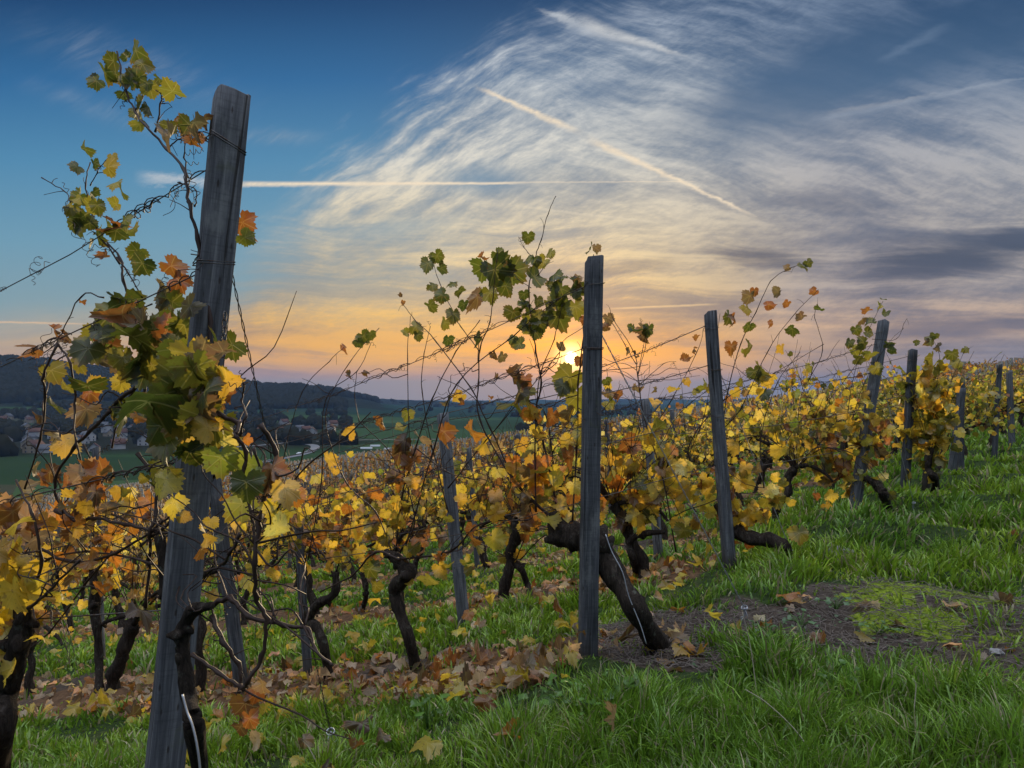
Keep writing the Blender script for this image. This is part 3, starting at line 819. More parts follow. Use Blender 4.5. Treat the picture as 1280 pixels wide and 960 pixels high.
# ------------------------------------------------------------------ posts
ORD = ['first', 'second', 'third', 'fourth', 'fifth', 'sixth', 'seventh', 'eighth', 'ninth', 'tenth', 'eleventh', 'twelfth', 'thirteenth',
       'fourteenth', 'fifteenth', 'sixteenth', 'seventeenth', 'eighteenth', 'nineteenth', 'twentieth'] + ['twenty-' + s for s in
       ('first', 'second', 'third', 'fourth', 'fifth', 'sixth', 'seventh', 'eighth', 'ninth')] + ['thirtieth'] + ['thirty-' + s for s in
       ('first', 'second', 'third', 'fourth', 'fifth', 'sixth', 'seventh', 'eighth', 'ninth')] + ['fortieth'] + ['forty-' + s for s in ('first', 'second', 'third', 'fourth', 'fifth', 'sixth', 'seventh', 'eighth', 'ninth')]
def ordn(i): return ORD[i] if i < len(ORD) else 'far'
def post_mesh(h, w, d, seed, round_=False):
    """square sawn post in its own axes: worn arrises, slightly twisted, checked top"""
    r_ = np.random.default_rng(seed); mb = MB()
    nz = 26; zs = np.linspace(-0.18, h, nz)
    if round_: prof = [(math.cos(a), math.sin(a)) for a in np.linspace(0, 2 * np.pi, 12, endpoint=False)]
    else:
        b = 0.10; prof = [(-1 + b, -1), (0, -1.0), (1 - b, -1), (1, -1 + b), (1, 0), (1, 1 - b), (1 - b, 1), (0, 1), (-1 + b, 1), (-1, 1 - b), (-1, 0), (-1, -1 + b)]
    prof = np.array(prof); k = len(prof); V_ = []
    wob = r_.normal(0, 0.0022, (4, 2)); tw = r_.uniform(-0.05, 0.05)
    for i, z in enumerate(zs):
        t = i / (nz - 1); a = tw * t
        p = prof * np.array([w, d]) / 2 * (1.02 - 0.06 * t)
        p = np.stack([p[:, 0] * math.cos(a) - p[:, 1] * math.sin(a), p[:, 0] * math.sin(a) + p[:, 1] * math.cos(a)], 1)
        p = p + wob[0] * math.sin(3 * t) * 3 + wob[1] * math.sin(7 * t + 1) + r_.normal(0, 0.0007, (k, 2))
        zz = np.full(k, z)
        if i == nz - 1: zz = zz + prof[:, 0] * 0.006 * r_.uniform(-1, 1) - prof[:, 1] * 0.008 + r_.normal(0, 0.0015, k)
        V_.append(np.column_stack([p, zz]))
    top = V_[-1] * np.array([0.86, 0.86, 1]) + np.array([0, 0, 0.004]); V_.append(top)
    V_.append(np.array([[0, 0, h + 0.002]]))
    n = nz + 1
    i = np.arange(n - 1)[:, None] * k; j = np.arange(k)[None]; j2 = (j + 1) % k
    q = np.stack([i + j, i + j2, i + k + j2, i + k + j], -1).reshape(-1, 4)
    t3 = np.stack([np.arange(k) + (n - 1) * k, (np.arange(k) + 1) % k + (n - 1) * k, np.full(k, n * k)], 1)
    mb.add(np.vstack(V_), [q, t3]); return mb
def wrap_mesh(w, d, z, turns=1, tilt=0.02, r=0.0016):
    mb = MB(); P = []
    hw, hd = w / 2 + 0.002, d / 2 + 0.002
    for t in range(turns):
        for (a, b) in ((-hw, -hd), (hw, -hd), (hw, hd), (-hw, hd)):
            P.append((a, b, z + t * 0.006 + a / w * tilt))
    P.append((-hw, -hd, z + turns * 0.006)); P.append((-hw - 0.02, -hd - 0.01, z + 0.01))
    tube(mb, P, r, 5); return mb
def up_quat(foot, topp, spin):
    ax = (Vector(topp) - Vector(foot)).normalized()
    q = Vector((0, 0, 1)).rotation_difference(ax)
    return q @ Quaternion((0, 0, 1), spin)
WIRE_H = [0.78, 1.14, 1.50, 1.79]
def make_post(name, foot, topp, w, d, spin, label, cat, mat, group, wraps=(), seed=0):
    h = (Vector(topp) - Vector(foot)).length
    o = post_mesh(h, w, d, seed).build(name, mat, smooth=False)
    o.location = foot; o.rotation_mode = 'QUATERNION'; o.rotation_quaternion = up_quat(foot, topp, spin)
    tag(o, label, cat, group)
    for (z, tn, tl) in wraps:
        wp = wrap_mesh(w, d, z, tn, tl).build('wire_wrap', M['wire']); wp.parent = o
    return o
def top_point(foot, tp, lean=0.0):
    y = foot.y + lean; d = ray(*tp); return Vector((d[0] * y, y, d[2] * y))
PG = 'end posts along the grass headland'
END_LABELS = ['large grey square end post nearest the camera, leaning right, wrapped in leaves',
              'upright grey end post standing right beside the setting sun',
              'slim grey end post with a bent trunk behind its foot, third along the headland',
              'grey end post leaning strongly to the right, twigs at its top',
              'straight pale grey end post just right of the leaning one',
              'dark narrow post half hidden by leaves, between two paler end posts',
              'grey end post with a slanting partner crossing its foot']
POST_TOP = []
dims = [(0.080, 0.072, R(34)), (0.078, 0.075, R(8)), (0.075, 0.07, R(12)), (0.085, 0.08, R(25)), (0.085, 0.075, R(5)), (0.075, 0.07, R(20)), (0.085, 0.08, R(10))]
for i, (f, t) in enumerate(POSTS):
    foot = POST_FOOT[i]; tp = top_point(foot, t, (0.0, 0.0, 0.05, 0.12, 0.0, 0.0, 0.0)[i]); POST_TOP.append(tp)
    w, d, s = dims[i]; h = (tp - foot).length
    wraps = [(h - 0.12, 1, 0.012), (h - 0.42, 2, 0.004), (h - 0.75, 1, 0.01)] if i else [(h - 0.125, 2, -0.03), (h - 0.42, 2, 0.01), (h - 0.80, 1, 0.01)]
    make_post('end_post', foot, tp, w, d, s, END_LABELS[i], 'post', M['post_dark'] if i == 5 else M['post'], PG, wraps, 50 + i)
# slanting brace that crosses the foot of the seventh post
f = ground_hit(1188, 602); make_post('end_post', f, top_point(f, (1203, 486)), 0.08, 0.07, 0.1, 'slanting grey brace post leaning against the seventh end post', 'post', M['post'], PG, [(0.9, 1, 0.01)], 91)
# the end posts that follow along the headland
def row_xy(k, s, off=0.0):
    """a point s metres down row k"""
    x, y = xy_of(ROWS_U0[k] + s, ROWS_V[k] + off); return float(x), float(y)
def hgt(x, y): return float(height(np.array([x]), np.array([y]))[0])
LINE_POSTS = {}      # row -> list of (s, foot, top)
LINE_POSTS[0] = [(0.0, POST_FOOT[0], POST_TOP[0])]
for k in range(1, 5): LINE_POSTS[k] = [(0.0, POST_FOOT[k], POST_TOP[k])]
LINE_POSTS[5] = [(0.0, POST_FOOT[6], POST_TOP[6])]
NROW_POST = 34
for k in range(6, NROW_POST):
    x, y = row_xy(k, 0); z = hgt(x, y); foot = Vector((x, y, z - 0.0))
    tp = foot + Vector((rng.normal(0.03, 0.07), rng.normal(0, 0.05), rng.uniform(1.4, 1.7)))
    if in_view(np.array([x]), np.array([y]))[0]:
        make_post('end_post', foot, tp, 0.085, 0.08, rng.uniform(0, 1), f'weathered grey end post, {ordn(k)} row along the headland from the camera', 'post', M['post'], PG,
                  [(1.5, 1, 0.01)] if k < 10 else [], 60 + k)
    LINE_POSTS.setdefault(k, []).append((0.0, foot, tp))
# posts inside the rows; the first few where the photograph shows them
def s_of(p, k):
    u, v = uv_of(p.x, p.y); return float(u) - ROWS_U0[k]
seen = [(1, (303, 866), (255, 500), 0.075, 'grey line post in the second row, seen just right of the big front post'),
        (1, (386, 850), (372, 636), 0.045, 'thin grey stake in the second row beside the gnarled vine'),
        (2, (581, 790), (553, 518), 0.075, 'grey line post with a dark rounded top between the first two end posts'),
        (2, (127, 832), (120, 560), 0.06, 'dark line post far down the third row at the left'),
        (3, (824, 706), (806, 500), 0.07, 'grey line post just right of the sunset post, in the fourth row'),
        (3, (597, 716), (586, 560), 0.06, 'small line post behind the dark topped one')]
for k, f, t, w, lab in seen:
    foot = ground_hit(*f); tp = top_point(foot, t)
    make_post('line_post', foot, tp, w, w * 0.95, rng.uniform(0, 1.5), lab, 'post', M['post'], 'posts standing inside the vine rows', [(1.1, 1, 0.01)] if w > 0.05 else [], rng.integers(999))
    if w > 0.05: LINE_POSTS[k].append((s_of(foot, k), foot, tp))
n_line = 0
proto_posts = [post_mesh(h, 0.07, 0.065, 300 + i).build('line_post', M['post'], smooth=False, mesh_only=True) for i, h in enumerate((1.65, 1.75, 1.82))]
for k in range(0, 26):
    have = max(s for s, _, _ in LINE_POSTS[k]); s = have + 5.4; j = len(LINE_POSTS[k])
    while s < 60:
        x, y = row_xy(k, s); r = math.hypot(x, y)
        if y > 0.5 and in_view(np.array([x]), np.array([y]))[0] and r < 42:
            z = hgt(x, y); me = proto_posts[int(rng.integers(3))]; o = link('line_post', me); foot = Vector((x, y, z))
            o.location = foot; o.rotation_euler = (rng.normal(0, 0.04), rng.normal(0, 0.04), rng.uniform(0, 3))
            tag(o, f'grey line post, {ordn(j)} down the {ordn(k)} row from the camera', 'post', 'posts standing inside the vine rows')
            LINE_POSTS[k].append((s, foot, foot + Vector((0, 0, 1.72)))); n_line += 1
        j += 1; s += 5.4
print('line posts', n_line)

# ------------------------------------------------------------------ trellis wires, each a thing
WNAME = ['lowest', 'second lowest', 'upper middle', 'topmost']
WIRES = {}
def post_at(foot, tp, h):
    L = (tp - foot).length; return foot + (tp - foot) * min(h / L, 1.0)
for k in range(0, 12):
    ps = sorted(LINE_POSTS[k], key=lambda a: a[0])
    hs = [0.80, 1.18, 1.66, 1.93] if k == 0 else WIRE_H
    hs = [min(h, (ps[0][2] - ps[0][1]).length - 0.06) for h in hs]
    for wi, h in enumerate(hs):
        if k > 6 and wi in (0, 1): continue
        P = [np.array(post_at(ps[0][1], ps[0][2], h))]
        for a, b in zip(ps[:-1], ps[1:]):
            pa = np.array(post_at(a[1], a[2], min(h, 1.66) if a is not ps[0] else h)); pb = np.array(post_at(b[1], b[2], min(h, 1.66)))
            m = max(4, int(np.linalg.norm(pb - pa) / 0.25))
            t = np.linspace(0, 1, m + 1)[1:, None]
            seg = pa * (1 - t) + pb * t; seg[:, 2] -= 0.10 * (t * (1 - t))[:, 0] * 2
            P.extend(list(seg))
        if len(ps) == 1:
            x, y = row_xy(k, 14); P.append(np.array([x, y, hgt(x, y) + h]))
        P = np.array(P); 
        if len(P) < 3: P = np.array([P[0] * (1 - t) + P[-1] * t for t in np.linspace(0, 1, 20)])
        P[1:-1] += rng.normal(0, 0.004, P[1:-1].shape)
        mb = MB(); tube(mb, P, 0.0021 if k < 2 else 0.0030, 4)
        o = mb.build('trellis_wire', M['wire'], origin=P[0])
        tag(o, f'{WNAME[wi]} rusty trellis wire of the {ordn(k)} row, running downhill from its end post', 'wire', 'trellis wires of the rows')
        WIRES[(k, wi)] = P

# ------------------------------------------------------------------ grapevines
def make_vine(seed, lod, nleaf, dense=1.0, high=0.25, zc=0.92, zw=0.27, pal=None):
    """returns trunk, canes, foliage builders of one vine; local axes: x runs down the row"""
    r_ = np.random.default_rng(seed)
    tr, ca, le = MB(), MB(), MB()
    H = r_.uniform(0.55, 0.72); lean = r_.uniform(-0.28, 0.28); ly = r_.uniform(-0.08, 0.08)
    n = 7; t = np.linspace(0, 1, n)
    P = np.stack([lean * t ** 1.3 + r_.normal(0, 0.018, n), ly * t + r_.normal(0, 0.015, n), -0.08 + (H + 0.08) * t], 1)
    rad = 0.040 * (1.15 - 0.45 * t) * r_.uniform(0.85, 1.2); rad[-1] *= 1.5; rad[-2] *= 1.25
    S = smooth_path(P, 3 if lod else 5); rs = np.interp(np.linspace(0, 1, len(S)), t, rad) * r_.uniform(0.85, 1.2, len(S))
    tube(tr, S, rs, 9 if lod < 2 else 5, lump=0.1, ridge=0.13)
    head = P[-1]
    nodes = []
    for sgn in (-1, 1):
        L = r_.uniform(0.3, 0.5)
        A = np.array([head, head + [sgn * L * 0.35, r_.normal(0, 0.03), 0.08], head + [sgn * L * 0.8, r_.normal(0, 0.03), 0.10 + r_.normal(0, 0.03)], head + [sgn * L, 0, 0.06]])
        A[:, 2] -= np.array([0, 0.05, 0.13, 0.16]) * sgn
        tube(tr, smooth_path(A, 3), np.linspace(0.024, 0.010, 10), 6, lump=0.15)
        nodes += [A[0], A[1], A[2], A[3]] 
    nodes += [head] * 2
    lp = []; nc = int(11 * dense)
    for i in range(nc):
        b = nodes[int(r_.integers(len(nodes)))]
        h = r_.uniform(0.35, 0.85) if r_.uniform() > high else r_.uniform(0.8, 1.25)
        a = r_.normal(0, 0.30); c = r_.normal(0, 0.13); m = 6; tt = np.linspace(0, 1, m)
        C = b + np.stack([a * tt + r_.normal(0, 0.3) * tt ** 2 * 0.5, c * tt, h * tt - 0.16 * tt ** 3 * r_.uniform(0, 1.5)], 1)
        C[1:] += r_.normal(0, 0.018, (m - 1, 3))
        C = smooth_path(C, 3); tube(ca, C, np.linspace(0.0042, 0.0018, len(C)) * (1 if lod < 2 else 1.3), 4, cap=False)
        w = r_.integers(1, len(C), 30); lp.append(C[w])
    for i in range(int(4 * dense)):       # bowed canes tied along the lower wires
        sg = r_.choice([-1, 1]); L = r_.uniform(0.5, 0.9)
        C = np.array([head, head + [sg * L * .3, r_.normal(0, .04), .22], head + [sg * L * .7, r_.normal(0, .05), .16], head + [sg * L, r_.normal(0, .05), -0.08 - r_.uniform(0, .15)]])
        C[:, 2] -= sg * 0.12 * np.array([0, .3, .7, 1]) * L
        C = smooth_path(C, 4); tube(ca, C, np.linspace(0.005, 0.002, len(C)), 4, cap=False); lp.append(C[r_.integers(2, len(C), 40)])
    L = np.vstack(lp); top = L[:, 2].max()
    # leaves keep to the lower two thirds, few are left high up
    wgt = np.exp(-((L[:, 2] - zc) / zw) ** 2) + 0.05
    idx = r_.choice(len(L), nleaf, p=wgt / wgt.sum())
    pos = L[idx] + r_.normal(0, 1, (nleaf, 3)) * np.array([0.07, 0.07, 0.05]) + [0, 0, -0.03]
    tp, nr = hang(nleaf); col, cu = pick(pal or GOLD, nleaf)
    put_leaves(le, pos, tp, nr, r_.uniform(0.030, 0.060, nleaf), col, cu, lod)
    return tr, ca, le
PROTO = {}
LUSH = {'yellow': 5, 'lemon': 2.5, 'ygreen': 4.5, 'gold': 3, 'green': 1.4, 'lime': 1.5, 'rust': 0.5, 'orange': 0.6}
BARE_P = {'tan': 3, 'umber': 3, 'rust': 2.5, 'gold': 3, 'yellow': 1.8, 'brown': 1.5, 'orange': 1}
def proto(kind, i):
    if (kind, i) not in PROTO:
        lod, nl, dn, hi, zc, zw, pal = {'near': (1, 85, 2.1, .5, .95, .30, None), 'mid': (2, 112, 2.1, .5, .95, .30, None), 'far': (3, 120, 1.6, .3, .92, .28, None),
                                'bushy': (1, 215, 2.2, .55, 1.08, .40, LUSH), 'bushy_far': (3, 330, 1.0, .5, 1.05, .38, LUSH), 'bare': (2, 85, 2.6, .6, .95, .35, BARE_P), 'bare_far': (3, 70, 1.4, .5, .95, .35, BARE_P)}[kind]
        t_, c_, l_ = make_vine(1000 + i * 7 + len(kind), lod, nl, dn, hi, zc, zw, pal)
        PROTO[(kind, i)] = (t_.build('trunk', M['bark'], mesh_only=True), c_.build('canes', M['cane'], mesh_only=True),
                            l_.build('foliage', M['leaf'] if kind in ('near', 'bushy') else M['leaf_far'], attrs='leaf', mesh_only=True))
    return PROTO[(kind, i)]
ROW_AZ = math.atan2(UD[1], UD[0])
def place_vine(kind, i, x, y, z, label, flip, sc):
    e = thing('grapevine', (x, y, z), label, 'grapevine', 'grapevines planted in rows down the slope')
    e.rotation_euler = (0, 0, ROW_AZ + (math.pi if flip else 0) + rng.normal(0, 0.08)); e.scale = (sc, sc, sc * rng.uniform(0.94, 1.06))
    for nm, me in zip(('trunk', 'canes', 'foliage'), proto(kind, i)):
        c = link(nm, me); c.parent = e
# trunks drawn by hand in the near rows keep the generated ones away from their places
HAND = {0: [(-2, 2.6)], 1: [(-2, 2.35)], 2: []}
cands = []
for k in range(0, 60):
    s = (0.55 + rng.uniform(0, 0.5) if k < 5 else 0.12 + rng.uniform(0, .25)) if k else 2.7; j = 0
    if k == 1: s = 2.9
    while s < 70:
        x, y = row_xy(k, s); r = math.hypot(x, y)
        if y > 0.3 and in_view(np.array([x]), np.array([y]), 90)[0] and r < 60: cands.append((r, k, j, s, x, y))
        j += 1; s += 1.18 + rng.normal(0, 0.08)
cands.sort(); NEAR_N = 285
def vine_label(k, j, r):
    look = 'yellow leaved' if r < 12 else 'golden'
    return f'{look} grapevine, {ordn(j)} down the {ordn(k)} row from the camera'
for q, (r, k, j, s, x, y) in enumerate(cands[:NEAR_N]):
    azq = math.degrees(math.atan2(x, y))
    if s + 0.15 * k < 8 and k >= 3: kind = 'bushy' if r < 12 else 'bushy_far'
    elif r > 9 and rng.uniform() < sm(-azq, -14, 8) * 0.8: kind = 'bare' if r < 16 else 'bare_far'
    else: kind = 'near' if r < 7.5 else ('mid' if r < 16 else 'far')
    place_vine(kind, int(rng.integers(7)), x, y, hgt(x, y) - 0.01, vine_label(k, j, r), rng.uniform() < 0.5, rng.uniform(0.94, 1.1) * (1.0 if k < 6 else 1.08))
R_CUT = cands[NEAR_N][0] if len(cands) > NEAR_N else 60
TAKEN = {(k, j) for _, k, j, *_ in cands[:NEAR_N]}
print('vines', len(cands), 'individual out to', R_CUT)
# everything beyond: one mass
def far_rows():
    mb = MB(); pos, siz, col_h = [], [], []; tk = []; po = []
    for k in range(0, len(ROWS_V)):
        ss = np.arange(0.6, 330, 1.18); ss = ss + rng.normal(0, 0.1, len(ss))
        x, y = xy_of(ROWS_U0[k] + ss, ROWS_V[k]); r = np.hypot(x, y)
        z = base_height(x, y); az = np.degrees(np.arctan2(x, y))
        edge = VALLEY + 4.5 + 1.5 * vnoise(x, y, 40, 77)
        ok = (y > 0) & (np.abs(az) < 39) & (r > R_CUT) & (z > edge) & (r < 300)
        x, y, z, r = x[ok], y[ok], z[ok], r[ok]
        if not len(x): continue
        m = np.clip((900 / r).astype(int), 5, 34)          # leaf clumps per vine
        idx = np.repeat(np.arange(len(x)), m); n = len(idx)
        a = rng.normal(0, 0.42, n); zz = rng.normal(0.92, 0.27, n)
        pos.append(np.stack([x[idx] + UD[0] * a + rng.normal(0, .11, n), y[idx] + UD[1] * a + rng.normal(0, .11, n), z[idx] + np.clip(zz, 0.3, 1.75)], 1))
        siz.append(rng.uniform(0.055, 0.10, n) * np.clip(r[idx] / 26, 1, 3.2) ** 0.75)
        col_h.append(r[idx])
        near = r < 75; tk.append(np.stack([x[near], y[near], z[near]], 1))
        pp = (np.arange(len(x)) % 5 == 0); po.append(np.stack([x[pp], y[pp], z[pp], r[pp]], 1))
    pos = np.concatenate(pos); siz = np.concatenate(siz); rr = np.concatenate(col_h); n = len(pos)
    tp, nr = hang(n); 
    c1, cu = pick({'gold': 4, 'tan': 4, 'rust': 3, 'ygreen': 1.5, 'umber': 5, 'orange': 1.5, 'yellow': 2.2, 'brown': 3}, n)
    c2, _ = pick({'umber': 6, 'tan': 3, 'rust': 3, 'gold': 1, 'brown': 2}, n)
    f = np.clip((rr - 20) / 28, 0, 0.9)[:, None]; c = np.where(rng.uniform(0, 1, (n, 1)) < f, c2, c1)
    put_leaves(mb, pos, tp, nr, siz, c, cu, 3)
    tk = np.concatenate(tk); n = len(tk)      # dark stems
    for arr, hh, w, colr in ((tk, 0.75, 0.04, (0.03, 0.022, 0.018)), (np.concatenate(po), 1.72, 0.045, (0.20, 0.20, 0.205))):
        n = len(arr); ww = w * np.clip((arr[:, 3] / 45) if arr.shape[1] > 3 else np.ones(n), 1, 2.2)
        top = rng.normal(0, 0.06, (n, 2)); P = np.zeros((n, 8, 3))
        for i, (a, b) in enumerate(((-1, -1), (1, -1), (1, 1), (-1, 1))):
            P[:, i] = np.stack([arr[:, 0] + a * ww, arr[:, 1] + b * ww, arr[:, 2] - 0.1], 1)
            P[:, i + 4] = np.stack([arr[:, 0] + a * ww + top[:, 0], arr[:, 1] + b * ww + top[:, 1], arr[:, 2] + hh], 1)
        off = (np.arange(n) * 8)[:, None]
        q = np.concatenate([off + np.array([f_]) for f_ in ((0, 1, 5, 4), (1, 2, 6, 5), (2, 3, 7, 6), (3, 0, 4, 7), (4, 5, 6, 7))])
        mb.add(P.reshape(-1, 3), [q], np.array(colr))
    o = mb.build('distant_vine_rows', M['leaf_far'], attrs='leaf')
    tag(o, 'distant russet vine rows covering the slope down to the valley', 'vine rows', kind='stuff')
    print('far clumps', len(pos))
far_rows()

# ------------------------------------------------------------------ the vines of the first rows, drawn cane by cane where they grow
P2V = P2[0] * VD[0] + P2[1] * VD[1]
def row_pt(k, px, py, off=0.0):
    """point in the upright plane of row k (shifted off metres across) on the sight line through a pixel of the photograph"""
    d = ray(px, py); t = (ROWS_V[k] + off + P2V) / (d[0] * VD[0] + VD[1] * 1.0)
    return d * t
def row_scale(k, px):
    d = ray(px, 500); return (ROWS_V[k] + P2V) / (d[0] * VD[0] + VD[1]) / FPX     # metres per pixel there
def cane_path(k, pts, off=0.0, jig=0.012, per=5):
    P = np.array([row_pt(k, a, b, off) for a, b in pts]); 
    P[1:-1] += rng.normal(0, jig, (max(len(P) - 2, 0), 1)) * np.array([VD[0], VD[1], 0])[None]
    S = smooth_path(P, per); S[1:-1] += rng.normal(0, 0.0014, S[1:-1].shape); return S
def add_cane(mb, k, pts, r0=0.0045, r1=0.002, off=0.0, twigs=True):
    S = cane_path(k, pts, off); n = len(S); rad = np.linspace(r0, r1, n) * 0.85
    rad = rad * (1 + 0.45 * (np.arange(n) % 5 == 0))          # swollen nodes
    tube(mb, S, rad, 6)
    if twigs:
        for i in range(2, n - 1, 3):
            if rng.uniform() < 0.45:
                d = rng.normal(0, 1, 3) * [1, 0.5, 1]; d /= np.linalg.norm(d); L = rng.uniform(0.02, 0.07)
                q = np.array([S[i], S[i] + d * L * 0.5 + [0, 0, 0.006], S[i] + d * L + rng.normal(0, 0.008, 3)])
                tube(mb, smooth_path(q, 2), [0.0014, 0.0012, 0.001, 0.0009, 0.0008], 4)
    return S
def curl_tendril(mb, p, size=0.03, turns=2.5):
    d = unit(rng.normal(0, 1, 3)); e = unit(np.cross(d, rng.normal(0, 1, 3))); f = np.cross(d, e)
    t = np.linspace(0, 1, 22)[:, None]; a = t * turns * 6.28
    P = p + d * size * 1.6 * t + (e * np.cos(a) + f * np.sin(a) - e) * size * 0.28 * (1 - 0.4 * t)
    tube(mb, P, 0.0009, 4)
def facing(n, amount=0.8):
    """leaf plane directions for leaves hanging from a trellis"""
    t = rng.normal(0, 0.6, (n, 3)); t[:, 2] -= 0.75
    q = rng.normal(0, 0.5, (n, 3)); q[:, 1] -= 1.0; return t, q
def add_leaves(mb, k, L, off=0.0, lod=0):
    """L: (px, py, size in pixels, colour key[, tip angle in degrees clockwise from straight down])"""
    n = len(L); pos = np.zeros((n, 3)); sz = np.zeros(n); col = np.zeros((n, 3)); cu = np.zeros(n); tp, nr = facing(n)
    for i, l in enumerate(L):
        sz[i] = l[2] * row_scale(k, l[0]) * (1.45 if k == 0 else 1.3)
        pos[i] = row_pt(k, l[0], l[1] - l[2] * 0.35, off + rng.normal(0, 0.035))
        col[i] = np.array(PAL[l[3]]) * rng.uniform(0.8, 1.2) * rng.uniform(0.93, 1.07, 3)
        cu[i] = rng.uniform(0.5, 1.1) + (0.7 if l[3] in ('brown', 'rust', 'umber') else 0)
    put_leaves(mb, pos, tp, nr, sz, col, cu, lod)
def scatter(k, x0, y0, x1, y1, n, smin, smax, w):
    ks = list(w); p = np.array([w[a] for a in ks], float); p /= p.sum(); out = []
    for _ in range(n):
        u = np.clip(rng.normal(0.5, 0.24, 2), 0, 1)
        out.append((x0 + (x1 - x0) * u[0], y0 + (y1 - y0) * u[1], rng.uniform(smin, smax), ks[rng.choice(len(ks), p=p)]))
    return out
def along(S_list, n, w, smin, smax):
    """leaves in world space on the given paths"""
    A = np.vstack(S_list); i = rng.integers(0, len(A), n); tp, nr = facing(n); col, cu = pick(w, n)
    return A[i] + rng.normal(0, 0.03, (n, 3)), tp, nr, rng.uniform(smin, smax, n), col, cu
def hero(label, k, base_px, trunk=None, canes=(), leaves=(), auto=0, pal=GOLD, autos=(0.03, 0.055), off=0.0, trad=0.04, tendrils=0, grp='grapevines planted in rows down the slope', lod=0, bare=38, tk=0.82):
    foot = ground_hit(*base_px)
    e = thing('grapevine', foot, label, 'grapevine', grp)
    if trunk:
        P = np.array([row_pt(k, a, b, off) for a, b, _ in trunk]); P = np.vstack([np.array(foot) - [0, 0, 0.06], P])
        rad = np.array([trunk[0][2] * 1.15] + [c for *_, c in trunk])
        S = smooth_path(P, 7); rs = np.interp(np.linspace(0, 1, len(S)), np.linspace(0, 1, len(P)), rad)
        rs = rs * (1 + 0.10 * np.sin(np.arange(len(S)) * 0.9) + rng.uniform(-0.05, 0.08, len(S)))
        mb = MB(); tube(mb, S, rs * tk, 20, lump=0.05, ridge=0.10)
        for _ in range(5):      # burls and old pruning stubs
            i = int(rng.integers(len(S) // 2, len(S) - 1)); d = unit(rng.normal(0, 1, 3)); q = S[i]
            tube(mb, np.array([q, q + d * rs[i] * 0.9, q + d * rs[i] * 1.7]), [rs[i] * 0.75, rs[i] * 0.55, rs[i] * 0.2], 7, lump=0.2)
        mb.build('trunk', M['bark'], e, origin=foot)
    cm = MB(); paths = []
    for c in canes:
        pts, r0, r1 = (c[0], c[1], c[2]) if isinstance(c, tuple) else (c, 0.0042, 0.0018)
        S = add_cane(cm, k, pts, r0, r1, off + rng.normal(0, 0.025)); paths.append(S)
        for _ in range(tendrils): curl_tendril(cm, S[int(rng.integers(1, len(S)))], rng.uniform(0.015, 0.04), rng.uniform(1.5, 3.5))
    if canes and paths and bare:
        A = np.vstack(paths); A = A[(A[:, 2] < np.percentile(A[:, 2], 75)) & (A[:, 2] < (0.22 if k else 0.0))]
        for _ in range(bare if k else 24):
            b = A[int(rng.integers(len(A)))]; a = rng.normal(0, 0.22); L = rng.uniform(0.10, 0.36); tt = np.linspace(0, 1, 5)[:, None]
            d = np.array([UD[0] * a, UD[1] * a, 0]) + np.array([VD[0], VD[1], 0]) * rng.normal(0, 0.07) + np.array([0, 0, rng.uniform(-0.3, 1.0)]) * L
            q = b + d * tt + rng.normal(0, 0.012, (5, 3)) * (tt > 0); tube(cm, smooth_path(q, 3), np.linspace(0.0026, 0.0011, 13), 4)
    if canes: cm.build('canes', M['cane'], e, origin=foot)
    lm = MB()
    if len(leaves): add_leaves(lm, k, leaves, off, lod)
    if auto and paths: put_leaves(lm, *along(paths, auto, pal, *autos), lod)
    if lm.n: lm.build('foliage', M['leaf'], e, attrs='leaf', origin=foot)
    return e
MIXL = {'green': 3, 'dgreen': 1.5, 'ygreen': 3, 'rust': 1.2, 'brown': 0.6, 'umber': 0.8}
LOWL = {'yellow': 4, 'gold': 4, 'orange': 2, 'rust': 1.6, 'brown': 1, 'ygreen': 1.5, 'tan': 1}

# --- first row, vine that climbs the big post
c1 = [([(262, 470), (258, 400), (250, 300), (243, 258), (232, 212), (208, 186), (190, 160), (168, 140), (157, 115), (150, 86), (146, 64)], 0.0058, 0.0022),
      ([(168, 140), (170, 115), (171, 92)], 0.003, 0.0018), ([(194, 165), (196, 128), (203, 114)], 0.003, 0.0015), ([(208, 186), (222, 172), (250, 165)], 0.0025, 0.0015),
      ([(235, 222), (225, 195), (232, 160)], 0.0025, 0.0015), ([(243, 258), (236, 235), (222, 228)], 0.0022, 0.0014)]
l1 = [(170, 68, 12, 'green'), (178, 84, 10, 'green'), (158, 74, 7, 'dgreen'), (131, 95, 12, 'green'), (142, 80, 9, 'green'), (145, 96, 8, 'dgreen'), (187, 113, 10, 'ygreen'), (198, 101, 6, 'green'),
      (216, 119, 12, 'ygreen'), (175, 138, 12, 'green'), (185, 138, 9, 'green'), (174, 158, 8, 'ygreen'), (227, 153, 10, 'rust'), (243, 158, 12, 'umber'), (256, 152, 9, 'brown'), (240, 176, 8, 'rust'), (303, 284, 15, 'rust'), (306, 300, 9, 'ygreen')]
l1 = [(a, b, c * 1.2, d) for a, b, c, d in l1] + scatter(0, 120, 60, 200, 160, 7, 8, 12, {'green': 3, 'dgreen': 1}) + scatter(0, 205, 140, 258, 180, 6, 8, 12, {'umber': 2, 'rust': 1, 'green': 1})
hero('tall vine shoot rising behind the top of the big front post, small green leaves', 0, (196, 1130), [(200, 1010, 0.026), (208, 900, 0.024), (214, 820, 0.024), (222, 740, 0.026)], c1 + [([(222, 740), (235, 640), (250, 540), (262, 470)], 0.009, 0.006)], l1, off=0.09, tendrils=3)
